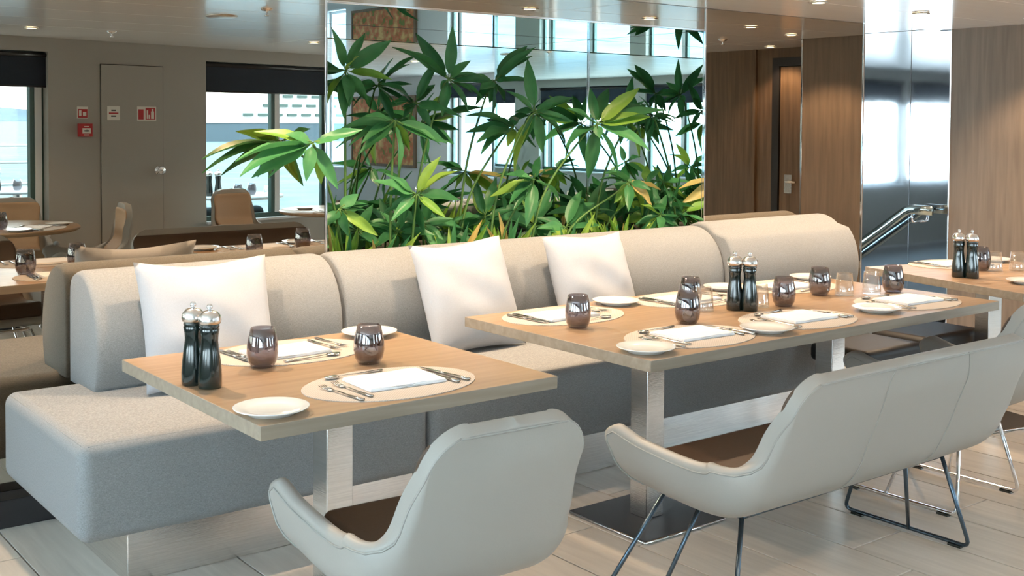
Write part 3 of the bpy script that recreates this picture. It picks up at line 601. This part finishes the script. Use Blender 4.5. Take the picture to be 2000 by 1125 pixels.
def ell(a, b, n=64): return [(a*math.cos(2*PI*k/n), b*math.sin(2*PI*k/n)) for k in range(n)]
MAT_ = shared(MB().prism(ell(.268, .192), 0, .0025), 'placemat_weave')
nb = MB()
for k, (w, d, z0) in enumerate(((.125, .088, .0), (.124, .0875, .0032), (.122, .0865, .0064))):
    rows = [[(-w+2*w*i/10, -d+2*d*j/6, z0+.0034+.0012*math.sin(i*.9+j*.7+k)*(1 if 0 < i < 10 else .3)) for j in range(7)] for i in range(11)]
    lo_ = [[(p[0]*.995, p[1]*.995, z0+.0005) for p in r] for r in rows]
    nb.grid(rows); nb.grid(lo_)
    for i in range(10):
        for j in (0, 6): nb.add([rows[i][j], rows[i+1][j], lo_[i+1][j], lo_[i][j]], [(0, 1, 2, 3)])
    for j in range(6):
        for i in (0, 10): nb.add([rows[i][j], rows[i][j+1], lo_[i][j+1], lo_[i][j]], [(0, 1, 2, 3)])
NAP = shared(nb, 'napkin_cloth')
fk = MB(); fk.tube([(0, -.10, .004), (0, -.07, .004), (0, -.03, .004), (0, .02, .006), (0, .045, .004)], [.0075, .0068, .0045, .003, .004], 8, sq=(1, .35)); fk.tube([(0, .04, .004), (0, .052, .004), (0, .062, .004)], [.004, .011, .011], 8, sq=(1, .22))
for k in range(4): fk.tube([(-.009+.006*k, .060, .004), (-.0095+.0063*k, .085, .005), (-.009+.006*k, .10, .008)], [.0018, .0017, .001], 5)
FRK = shared(fk, 'cutlery_steel')
kn = MB(); kn.tube([(0, -.11, .005), (0, -.08, .005), (0, -.02, .005), (0, .0, .005)], [.0085, .008, .0062, .005], 8, sq=(1, .55)); kn.tube([(0, -.005, .005), (.001, .03, .005), (.001, .085, .005), (-.003, .115, .005)], [.006, .0095, .0095, .002], 6, sq=(1, .14)); KNF = shared(kn, 'cutlery_steel')
sp = MB(); sp.tube([(0, -.10, .004), (0, -.07, .004), (0, -.02, .004), (0, .04, .006), (0, .055, .005)], [.0075, .0068, .0042, .003, .004], 8, sq=(1, .35)); sp.tube([(0, .05, .006), (0, .06, .006), (0, .075, .005), (0, .092, .006), (0, .10, .008)], [.004, .014, .0185, .0135, .003], 10, sq=(1, .28)); SPN = shared(sp, 'cutlery_steel')
def put(nm, me, x, y, z, rz, label, cat, group): return tag(link(nm, me, None, None, (x, y, z), rz), label, cat, group)
def glassware(kind, x, y, label, z=.7502):
    if kind == 's': put('smoked_tumbler', TUM, x, y, z, 0, label, 'glass', 'smoked glass tumblers on the tables')
    else: put('water_glass', CLR, x, y, z, 0, label, 'glass', 'clear upturned water glasses on the tables')
def mill(x, y, label, z=.7502, rz=0., k=1.0):
    t = empty('pepper_mill', (x, y, z), rz); tag(t, label, 'mill', 'black spice mills with steel caps'); t.scale = (k, k, k)
    link('body', MLB, None, t); c = link('cap', MLC, None, t); link('knob', MLK, None, c)
def plate(x, y, label, z=.7502): put('side_plate', PLT, x, y, z, 0, label, 'plate', 'white side plates on the tables')
def setting(x, y, rz, where, spoon=True, z=.7502, ang=0., mat_=True):
    c, s = math.cos(rz), math.sin(rz)
    def P(a, b): return (x+a*c-b*s, y+a*s+b*c)
    r = random.Random(int(x*1000)+int(y*77)); j = lambda k: r.uniform(-k, k)
    if mat_: put('placemat', MAT_, x, y, z, rz, 'oval woven beige placemat at the '+where, 'placemat', 'oval woven placemats')
    zz = z+.0027
    put('napkin', NAP, *P(.02, .01), zz, rz+ang, 'folded white napkin at the '+where, 'napkin', 'folded white napkins')
    for k, (nm, me, a, b, q, w) in enumerate((('fork', FRK, -.185, -.035, .10, 'outer'), ('fork', FRK, -.145, -.03, .06, 'inner'), ('knife', KNF, .185, -.01, .05, 'outer'), ('knife', KNF, .157, .0, .02, 'inner'))):
        put(nm, me, *P(a+j(.008), b+j(.012)), zz, rz+q+j(.05), 'steel %s, %s one at the %s' % (nm, w, where), nm, 'steel %ss laid on placemats' % nm)
    if spoon: put('spoon', SPN, *P(-.02+j(.02), .145), zz, rz+PI/2+.1+j(.1), 'steel spoon at the '+where, 'spoon', 'steel spoons laid on placemats')
# small table
mill(1.285, 3.146, 'black spice mill on the small table, the rear one of the pair'); mill(1.306, 3.078, 'black spice mill on the small table, the nearer of the pair', rz=.6)
glassware('s', 1.545, 3.24, 'smoked tumbler beside the two mills on the small table'); glassware('s', 1.835, 3.092, 'smoked tumbler at the middle right of the small table')
plate(1.318, 2.712, 'white side plate at the near left corner of the small table'); plate(2.075, 3.495, 'white side plate at the back right corner of the small table')
setting(1.742, 2.815, 0, 'near setting of the small table', ang=-.05); setting(1.715, 3.395, PI, 'banquette-side setting of the small table', ang=.03)
# long table
mill(3.556, 3.108, 'black spice mill on the long table, the left one of the pair'); mill(3.590, 3.060, 'black spice mill on the long table, the right one of the pair', rz=1.)
for (x, y), lb in zip([(2.776, 3.179), (3.168, 3.0), (3.473, 3.275), (3.795, 3.052), (4.172, 3.158), (4.51, 3.014)], ['at the left end of the long table', 'in front of the mills at the left bench-side setting', 'standing just behind another left of the mills', 'right of the mills beside a clear glass', 'second from the right end of the long table', 'nearest the right end of the long table']): glassware('s', x, y, 'smoked tumbler '+lb)
for (x, y), lb in zip([(3.43, 3.16), (3.686, 3.09), (4.255, 3.088), (4.40, 3.05)], ['left of the mills on the long table', 'just right of the mills on the long table', 'behind the second smoked tumbler from the right end', 'left of the rightmost smoked tumbler on the long table']): glassware('c', x, y, 'clear upturned water glass '+lb)
for (x, y), lb in zip([(2.668, 2.712), (3.284, 2.715), (4.0, 2.747), (3.267, 3.5), (3.95, 3.51), (4.55, 3.5)], ['at the near left corner of the long table', 'at the near edge of the long table, middle one', 'at the near edge of the long table, right one', 'at the back edge of the long table left of the mills', 'at the back edge behind the mills', 'at the back right corner of the long table']): plate(x, y, 'white side plate '+lb)
for x, w in ((2.985, 'left'), (3.585, 'middle'), (4.315, 'right')): setting(x, 2.812, 0, w+' bench-side setting of the long table', ang=-.04)
for x, w in ((2.90, 'left'), (3.60, 'middle'), (4.26, 'right')): setting(x, 3.405, PI, w+' banquette-side setting of the long table', ang=.02)
# far right table
mill(5.23, 3.125, 'black spice mill on the far right table, the left one of the pair'); mill(5.252, 3.067, 'black spice mill on the far right table, the right one of the pair', rz=1.)
glassware('s', 5.566, 3.2, 'smoked tumbler behind the mills on the far right table'); glassware('c', 5.605, 3.149, 'clear upturned water glass beside the smoked tumbler on the far right table'); glassware('c', 5.719, 3.085, 'clear upturned water glass at the right frame edge on the far right table')
plate(5.29, 2.80, 'white side plate at the right frame edge on the far right table'); plate(5.98, 3.37, 'white side plate at the back of the far right table'); setting(5.68, 3.42, PI-.24, 'far right table', mat_=True)
# tableware on the round tables
zr = .7202
for (x, y, rz, w) in ((2.35, .48, 2.2, 'right side of the round table by the left window'), (1.9, -.08, -.6, 'window side of the round table by the left window'), (4.9, .35, 2.8, 'round table by the two-pane window')): setting(x, y, rz, w, z=zr)
plate(2.56, .30, 'white side plate at the right rim of the round table by the left window', zr); plate(2.18, .66, 'white side plate at the near rim of the round table by the left window', zr); plate(4.78, -.06, 'white side plate on the round table by the two-pane window', zr)
mill(1.98, .36, 'black spice mill on the round table, left frame edge of the mirror', zr); glassware('s', 2.12, .42, 'smoked tumbler on the round table by the left window, nearer one', zr); glassware('s', 2.10, .28, 'smoked tumbler on the round table by the left window, rear one', zr); glassware('c', 2.03, .46, 'clear upturned water glass on the round table by the left window', zr)
# ---------------------------------------------------------------- plants in the niche (world positions of crown, leaf tips, root x)
PLANTS = [
('at the top left of the niche beside the chrome trim', (2.718, 4.8, 1.744), [(2.61, 4.74, 1.94), (2.83, 4.81, 1.93), (2.96, 4.78, 1.9), (2.97, 4.79, 1.71), (2.89, 4.88, 1.6), (2.63, 4.66, 1.52), (2.67, 4.68, 1.57), (2.54, 4.7, 1.74), (2.56, 4.69, 1.59), (2.72, 4.68, 1.81)], 2.75),
('highest in the niche, crown left of the middle', (3.346, 4.85, 1.722), [(3.23, 4.98, 1.96), (3.07, 4.95, 1.88), (3.03, 4.73, 1.85), (3.37, 4.85, 2.0), (3.45, 4.8, 1.82), (3.59, 4.8, 1.72), (3.44, 4.81, 1.56), (3.61, 4.89, 1.62), (3.31, 4.87, 1.67), (3.28, 4.81, 1.53)], 3.15),
('just below the highest crown, left of the middle', (3.209, 4.95, 1.599), [(2.94, 4.86, 1.69), (3.32, 4.9, 1.83), (3.31, 4.84, 1.59), (3.15, 4.97, 1.52), (3.37, 5.01, 1.7), (3.29, 4.92, 1.48), (3.01, 4.83, 1.6)], 3.1),
('with long drooping leaves left of the middle', (2.945, 4.72, 1.509), [(2.72, 4.63, 1.53), (3.22, 4.68, 1.4), (2.98, 4.75, 1.26), (3.08, 4.8, 1.36), (2.74, 4.69, 1.4), (2.69, 4.8, 1.47), (2.88, 4.75, 1.45)], 2.95),
('reaching out of the niche in front of the left mirror', (2.333, 4.4, 1.413), [(1.97, 4.38, 1.34), (1.98, 4.36, 1.28), (2.05, 4.4, 1.27), (2.09, 4.46, 1.46), (2.29, 4.38, 1.25), (2.4, 4.45, 1.23), (2.45, 4.39, 1.21), (2.42, 4.33, 1.43), (2.21, 4.41, 1.45)], 2.7),
('with a tuft of upright leaves at the middle of the niche', (3.715, 4.95, 1.727), [(3.98, 5.0, 1.93), (3.9, 4.83, 1.91), (3.96, 4.93, 1.87), (3.78, 4.93, 1.75), (3.77, 5.06, 1.5), (3.88, 5.07, 1.62), (3.56, 4.91, 1.59)], 3.5),
('with one tall upright leaf right of the middle', (3.835, 4.75, 1.562), [(3.87, 4.86, 1.85), (3.7, 4.83, 1.67), (3.91, 4.68, 1.61), (4.09, 4.74, 1.64), (4.01, 4.64, 1.51), (3.77, 4.84, 1.23), (3.79, 4.8, 1.38), (4.14, 4.86, 1.39), (3.76, 4.83, 1.56), (3.93, 4.8, 1.34)], 3.55),
('pointing left at mid height of the niche centre', (3.811, 4.9, 1.48), [(3.54, 4.97, 1.45), (3.51, 4.92, 1.54), (3.51, 4.79, 1.34), (3.81, 4.92, 1.52), (3.46, 4.76, 1.4)], 3.45),
('with the largest fan of leaves at the right of the niche', (4.214, 4.68, 1.496), [(4.46, 4.6, 1.7), (4.67, 4.76, 1.61), (4.54, 4.6, 1.54), (4.54, 4.6, 1.35), (4.67, 4.6, 1.58), (4.4, 4.79, 1.7), (3.93, 4.6, 1.58), (3.92, 4.6, 1.37), (4.24, 4.78, 1.19), (4.3, 4.6, 1.21), (4.25, 4.78, 1.7), (4.49, 4.73, 1.45)], 3.75),
('with yellowing leaves at the lower right of the niche', (4.524, 4.75, 1.17), [(4.8, 4.84, 1.02), (4.76, 4.88, 0.96), (4.43, 4.77, 1.05), (4.56, 4.83, 1.02), (4.22, 4.62, 1.23), (4.85, 4.82, 1.11)], 4.0),
('spreading low at the left third of the niche', (3.041, 4.68, 1.152), [(2.86, 4.68, 1.26), (3.34, 4.74, 1.26), (3.13, 4.6, 1.34), (3.35, 4.75, 1.11), (3.19, 4.8, 0.9), (3.16, 4.6, 1.04), (2.77, 4.63, 1.23), (2.88, 4.7, 1.16), (3.03, 4.77, 1.0)], 3.05),
('with one big hanging leaf below the centre', (3.807, 4.72, 1.205), [(3.7, 4.65, 0.96), (3.55, 4.63, 1.24), (3.79, 4.65, 1.33), (3.54, 4.75, 1.12), (4.04, 4.79, 1.08), (3.63, 4.69, 1.1)], 3.6),
('with a broad leaf at the lower left corner of the niche', (2.607, 4.66, 1.102), [(2.79, 4.62, 0.97), (2.69, 4.63, 1.17), (2.74, 4.62, 1.09), (2.53, 4.64, 1.03), (2.62, 4.6, 0.98)], 2.62),
('low and dark behind the tilted pillow', (3.04, 4.85, 0.959), [(2.88, 4.85, 1.0), (3.29, 4.98, 0.97), (3.1, 4.83, 1.09), (2.98, 4.92, 1.06), (3.2, 4.75, 0.94), (3.03, 4.9, 0.83), (2.86, 4.92, 0.92)], 2.95),
('in the dark right corner of the niche', (4.85, 4.95, 1.144), [(4.9, 5.0, 0.89), (4.9, 4.95, 1.06), (4.9, 4.95, 0.98), (4.9, 4.99, 1.25), (4.9, 5.06, 1.15), (4.88, 4.85, 1.23), (4.9, 4.84, 0.95)], 4.5),
('high at the right side mirror of the niche', (4.85, 5.05, 1.554), [(4.9, 5.12, 1.64), (4.9, 5.17, 1.6), (4.9, 5.05, 1.44), (4.9, 5.03, 1.38), (4.9, 5.11, 1.67), (4.9, 4.96, 1.54)], 4.55),
('low at the right end of the niche', (4.831, 4.8, 0.963), [(4.6, 4.73, 1.04), (4.9, 4.72, 0.9), (4.9, 4.82, 1.08), (4.7, 4.75, 0.88), (4.9, 4.73, 0.84), (4.67, 4.85, 0.91)], 4.3),
('low in the niche, first in the back row from left', (2.758, 4.9849775832740395, 1.005), [(2.61, 5.11, 1.0), (2.53, 4.93, 1.15), (2.58, 5.04, 1.01), (2.83, 4.96, 0.88), (2.6, 5.08, 1.07), (2.57, 5.01, 0.94), (2.74, 4.92, 0.92), (2.89, 4.91, 1.09)], 2.7),
('low in the niche, second in the back row from left', (2.837, 4.87969996988114, 0.965), [(3.08, 4.87, 0.93), (2.9, 4.85, 1.1), (2.57, 4.79, 1.1), (2.63, 4.84, 0.9), (2.6, 4.83, 0.94), (2.65, 4.96, 1.07), (2.91, 4.78, 0.9), (3.14, 5.02, 0.93)], 2.83),
('low in the niche, third in the back row from left', (3.21, 5.189486292848915, 0.941), [(2.99, 5.22, 0.89), (2.99, 5.18, 1.05), (3.1, 5.28, 0.9), (3.12, 5.28, 0.81), (3.43, 5.21, 0.93), (3.0, 5.18, 1.08), (3.18, 5.25, 1.1)], 3.25),
('low in the niche, fourth in the back row from left', (3.194, 4.852037904835556, 0.987), [(3.24, 4.82, 0.85), (3.05, 4.92, 1.07), (3.55, 4.98, 0.92), (3.37, 4.84, 1.01), (3.21, 4.78, 1.15), (3.27, 4.78, 0.91), (3.27, 4.91, 1.18), (3.47, 4.9, 0.95)], 3.25),
('low in the niche, fifth in the back row from left', (3.397, 4.965477073009503, 0.939), [(3.16, 5.06, 0.98), (3.28, 4.89, 0.87), (3.19, 4.88, 1.05), (3.43, 4.9, 0.83), (3.19, 4.88, 1.06), (3.73, 5.02, 0.9), (3.35, 5.07, 0.79)], 3.44),
('low in the niche, sixth in the back row from left', (3.714, 5.030204816422952, 0.989), [(3.44, 4.96, 0.91), (3.7, 5.13, 1.12), (3.98, 4.98, 1.04), (3.66, 5.01, 0.85), (3.69, 5.09, 1.2), (3.43, 4.91, 0.99), (3.56, 4.92, 0.9), (3.86, 5.12, 1.2)], 3.69),
('low in the niche, seventh in the back row from left', (3.895, 5.0946015731699035, 0.976), [(4.14, 5.05, 0.93), (3.63, 5.12, 0.98), (3.75, 5.14, 0.86), (3.77, 4.96, 1.14), (4.14, 5.05, 0.93), (4.11, 5.08, 1.03)], 3.89),
('low in the niche, eighth in the back row from left', (4.005, 4.960012692874003, 0.934), [(4.06, 4.88, 0.8), (4.16, 4.98, 1.07), (4.16, 5.09, 1.07), (4.11, 4.93, 1.15), (3.92, 4.97, 1.08), (3.64, 4.85, 0.99), (3.92, 4.9, 0.83)], 4.02),
('low in the niche, ninth in the back row from left', (4.14, 4.848511196307248, 0.923), [(3.94, 4.74, 0.84), (4.37, 4.96, 1.07), (4.38, 4.96, 1.04), (3.89, 4.74, 0.83), (4.46, 4.97, 1.04), (4.15, 4.81, 0.83), (3.98, 4.92, 0.98), (4.32, 4.92, 1.12)], 4.12),
('low in the niche, tenth in the back row from left', (4.606, 5.203613209083477, 0.958), [(4.9, 5.25, 0.87), (4.4, 5.25, 1.08), (4.32, 5.29, 1.02), (4.24, 5.14, 0.97), (4.59, 5.27, 0.81), (4.9, 5.33, 0.93), (4.75, 5.25, 0.81), (4.78, 5.21, 1.15)], 4.56),
('low in the niche, eleventh in the back row from left', (4.85, 5.292879658666913, 0.868), [(4.9, 5.29, 0.69), (4.9, 5.25, 1.07), (4.73, 5.35, 0.93), (4.86, 5.34, 0.77), (4.9, 5.31, 0.8), (4.8, 5.2, 0.71), (4.9, 5.33, 0.81), (4.86, 5.33, 1.11)], 4.8),
('low in the niche, twelfth in the back row from left', (4.85, 5.088476702009726, 0.797), [(4.9, 5.2, 0.81), (4.82, 5.13, 0.84), (4.9, 4.98, 0.8), (4.9, 5.21, 0.71), (4.9, 4.99, 0.74), (4.9, 5.04, 0.85)], 4.8),
('low in the niche, thirteenth in the back row from left', (4.85, 4.910401586433252, 1.006), [(4.77, 4.94, 1.09), (4.9, 4.93, 0.85), (4.9, 4.95, 1.12), (4.9, 4.9, 1.15), (4.79, 4.86, 1.2), (4.9, 4.82, 0.99)], 4.8)]
def leaf_mesh(bend, wave, w=.135, n=9):
    b = MB(); rows = []
    for i in range(n+1):
        t = i/n; hw = w*(math.sin(PI*min(1, t**.72))**.85)*(1-.12*t) if 0 < t < 1 else .004
        if t < .06: hw = .012
        zc = bend*(t*t-t)*-1.; r = []
        for k, q in enumerate((-1, -.5, 0, .5, 1)):
            r.append((t, q*hw, zc+abs(q)**1.3*hw*.42+wave*math.sin(9*t+q*2)*abs(q)*hw*1.2+(-.012 if k == 2 else 0)))
        rows.append(r)
    b.grid(rows); me = b.mesh('leaf', fix=False); return me
LM = {}
for mn in ('leaf_green', 'leaf_light', 'leaf_yellow'):
    LM[mn] = []
    for bend, wv in ((.10, .10), (.2, .16), (-.06, .1), (.28, .05), (.05, .22)):
        me = leaf_mesh(bend, wv); me.materials.append(M[mn]); LM[mn].append(me)
VIEW = Vector((-.6, -.75, .25)).normalized()
R2 = random.Random(11)
for lab, C0, tips, rx in PLANTS:
    ry = min(5.3, max(4.72, C0[1]+.05)); t = empty('leafy_plant', (rx, ry, .62)); tag(t, 'green leafy plant '+lab, 'plant', 'leafy plants in the mirrored niche')
    off = Vector((rx, ry, .62)); C = Vector(C0)-off; yel = 'yellowing' in lab
    mid = Vector((C.x*.25, C.y*.1, C.z*.55)); low = Vector((C.x*.8, C.y*.75, C.z-.07))
    cur = catmull([Vector((0, 0, 0)), mid, low, C], 5)
    MB().tube(cur, [.0075-.0035*i/(len(cur)-1) for i in range(len(cur))], 6).build('stem', 'stem_green', t)
    tips = list(tips)
    for q in range(4 if len(tips) < 9 else 2):
        a = R2.uniform(0, 2*PI); L = R2.uniform(.17, .27); e = Vector(C0)+Vector((math.cos(a)*L, math.sin(a)*L*.8, R2.uniform(-.16, .06)))
        lo, hi = (4.64, 5.5) if C0[1] > 4.6 else (4.2, 4.5)
        tips.append((min(4.9, max(2.5 if C0[1] > 4.6 else 1.9, e.x)), min(hi, max(lo, e.y)), e.z))
    for i, q in enumerate(tips):
        B = Vector(q)-off; d = B-C; A = C+d*.10
        mn = 'leaf_green' if not (yel and i < 4) and R2.random() > .10 else R2.choice(('leaf_light', 'leaf_yellow') if yel else ('leaf_light',))
        A_ = A; x = (B-A_).normalized(); L = (B-A_).length
        if L < .04: continue
        nrm = VIEW*R2.uniform(.35, 1.0)+Vector((R2.uniform(-.5, .5), R2.uniform(-.4, .4), R2.uniform(.3, 1.0))); nrm = (nrm-x*nrm.dot(x)).normalized(); y = nrm.cross(x)
        k = max(.2, L)*R2.uniform(.95, 1.2)
        o = link('leaf', R2.choice(LM[mn]), None, t); Mx = Matrix((x*L, y*k, nrm*L)).transposed().to_4x4(); Mx.translation = A_; o.matrix_basis = Mx
        MB().tube([C, C+d*.06+Vector((0, 0, .004)), A_+x*.02], .0028, 5).build('petiole', 'stem_green', t)
# light green strap-leaved ferns at the front edge
for (x, y, lab) in ((3.60, 4.70, 'between the tilted pillow and the next pillow'), (3.70, 4.78, 'behind the pillow below the centre of the niche'), (4.03, 4.70, 'just left of the right pillow corner'), (4.30, 4.68, 'above the banquette right of the last pillow'), (3.30, 4.72, 'behind the tilted pillow'), (4.45, 4.74, 'in front of the dark right corner'), (2.66, 4.70, 'at the lower left trim of the niche'), (2.85, 4.72, 'at the lower left of the niche, second from the trim')):
    t = empty('fern', (x, y, .715)); tag(t, 'bright green low fern '+lab, 'plant', 'bright green ferns along the niche front')
    for k in range(13):
        a = R2.uniform(0, 2*PI); el = R2.uniform(.5, 1.35); L = R2.uniform(.22, .34); x_ = Vector((math.cos(a)*math.cos(el), math.sin(a)*math.cos(el)*.6, math.sin(el))).normalized()
        nrm = VIEW+Vector((R2.uniform(-.4, .4), 0, R2.uniform(0, .6))); nrm = (nrm-x_*nrm.dot(x_)).normalized(); y_ = nrm.cross(x_)
        o = link('frond', R2.choice(LM['leaf_light' if R2.random() < .72 else 'leaf_green'] if R2.random() > .1 else LM['leaf_yellow']), None, t); Mx = Matrix((x_*L, y_*L*.5, nrm*L)).transposed().to_4x4(); Mx.translation = (0, 0, .0); o.matrix_basis = Mx
    MB().lathe([(0, -.03), (.03, -.02), (.02, .02), (0, .03)], 10).build('crown', 'stem_green', t)
pb = empty('planter', ((NX0+NX1)/2, 4.95, .42)); tag(pb, 'long dark planter trough holding the niche plants', 'planter'); hx = (NX1-NX0)/2-.01
for a, b in (((-hx, -.36, .0), (hx, -.34, .31)), ((-hx, .57, .0), (hx, .59, .31)), ((-hx, -.34, 0), (-hx+.02, .57, .31)), ((hx-.02, -.34, 0), (hx, .57, .31))): box('side', a, b, 'black_steel', pb)
box('soil', (-hx+.02, -.34, 0), (hx-.02, .57, .285), 'soil', pb)
# ---------------------------------------------------------------- outside: deck, rail, outdoor table, sea, yacht, hills
struct(box('deck', (a_.x+.02, -6.4, -.14), (b_.x-.02, -1.6, -.03), 'deck'))
rl = empty('deck_railing', (4.1, -5.9, 0)); tag(rl, 'white deck railing outside the left window, seen in mirror', 'railing')
for z in (1.18, .97, .7, .42): MB().tube([(-1.8, 0, z), (1.8, 0, z)], .018).build('rail', 'white_paint', rl)
for k in range(5): MB().tube([(-1.7+.85*k, 0, -.03), (-1.7+.85*k, 0, 1.18)], .02).build('post', 'white_paint', rl)
for (x, y, lb) in ((5.05, -2.15, 'behind the two-pane window'), (3.45, -4.3, 'behind the left window')):
    t = empty('outdoor_table', (x, y, 0)); tag(t, 'white outdoor table on the deck '+lb, 'table')
    MB().lathe([(0, .70), (.5, .70), (.51, .715), (.5, .73), (0, .73)], 40).build('table_top', 'white_paint', t); MB().lathe([(.05, -.03), (.05, .70)], 16).build('leg', 'brushed_steel', t)
    mill(x-.32, y+.1, 'dark spice mill on the outdoor table %s, left one' % lb, .7302, 0, 1.15); mill(x-.24, y+.14, 'dark spice mill on the outdoor table %s, right one' % lb, .7302, 0, 1.15)
    glassware('s', x-.05, y+.2, 'smoked tumbler on the outdoor table %s, left one' % lb, .7302); glassware('s', x+.15, y+.1, 'smoked tumbler on the outdoor table %s, right one' % lb, .7302); glassware('c', x+.28, y+.2, 'clear upturned water glass on the outdoor table '+lb, .7302)
for (x, y, lb) in ((4.55, -1.60, 'behind the two-pane window'), (3.2, -3.4, 'behind the left window')):
    t = empty('outdoor_sofa', (x, y, 0)); tag(t, 'dark teal outdoor sofa on the deck '+lb, 'sofa')
    for a, b, nm in (((-.5, -.2, -.03), (.5, .2, .42), 'seat'), ((-.5, .04, .40), (.5, .19, .66), 'backrest')): box(nm, a, b, 'teal_cushion', t, bevel=.06, seg=4)
struct(box('sea', (-1500, -2500, -1.42), (2500, -8, -1.4), 'sea'))
hl = MB(); rows = []
for i in range(61):
    x = -900+i*45; h = 14+9*math.sin(i*.31)+6*math.sin(i*.83+1)+3*math.sin(i*2.1)
    rows.append([(x, -1500+dy, -1.4+h*k) for dy, k in ((140, 0), (60, .55), (0, 1), (-120, .5), (-300, 0))])
struct(hl.grid(rows).build('hills', 'hill'))
ya = empty('yacht', (60.5, -140, -1.4)); tag(ya, 'white yacht with a blue hull anchored outside, seen in mirror', 'boat')
MB().prism([(0, 0), (6, -2.6), (34, -3), (34, 3), (6, 2.6)], 0, 2.5).build('hull', 'yacht_blue', ya); MB().prism([(-.6, 0), (6, -2.7), (34, -3.1), (34, 3.1), (6, 2.7)], 2.5, 3.0).build('gunwale', 'white_paint', ya)
for z0, x0, x1 in ((3.0, 6, 31), (4.3, 9, 28), (5.6, 12, 24)):
    s_ = MB().prism([(x0, -2), (x1, -2.3), (x1, 2.3), (x0, 2)], z0, z0+1.3).build('upper_deck', 'white_paint', ya)
    for k in range(int((x1-x0)/2.2)): MB().box((x0+.8+k*2.2, 2.0, z0+.5), (x0+2.2+k*2.2, 2.36, z0+.85)).build('cabin_window', 'frame_green', s_)
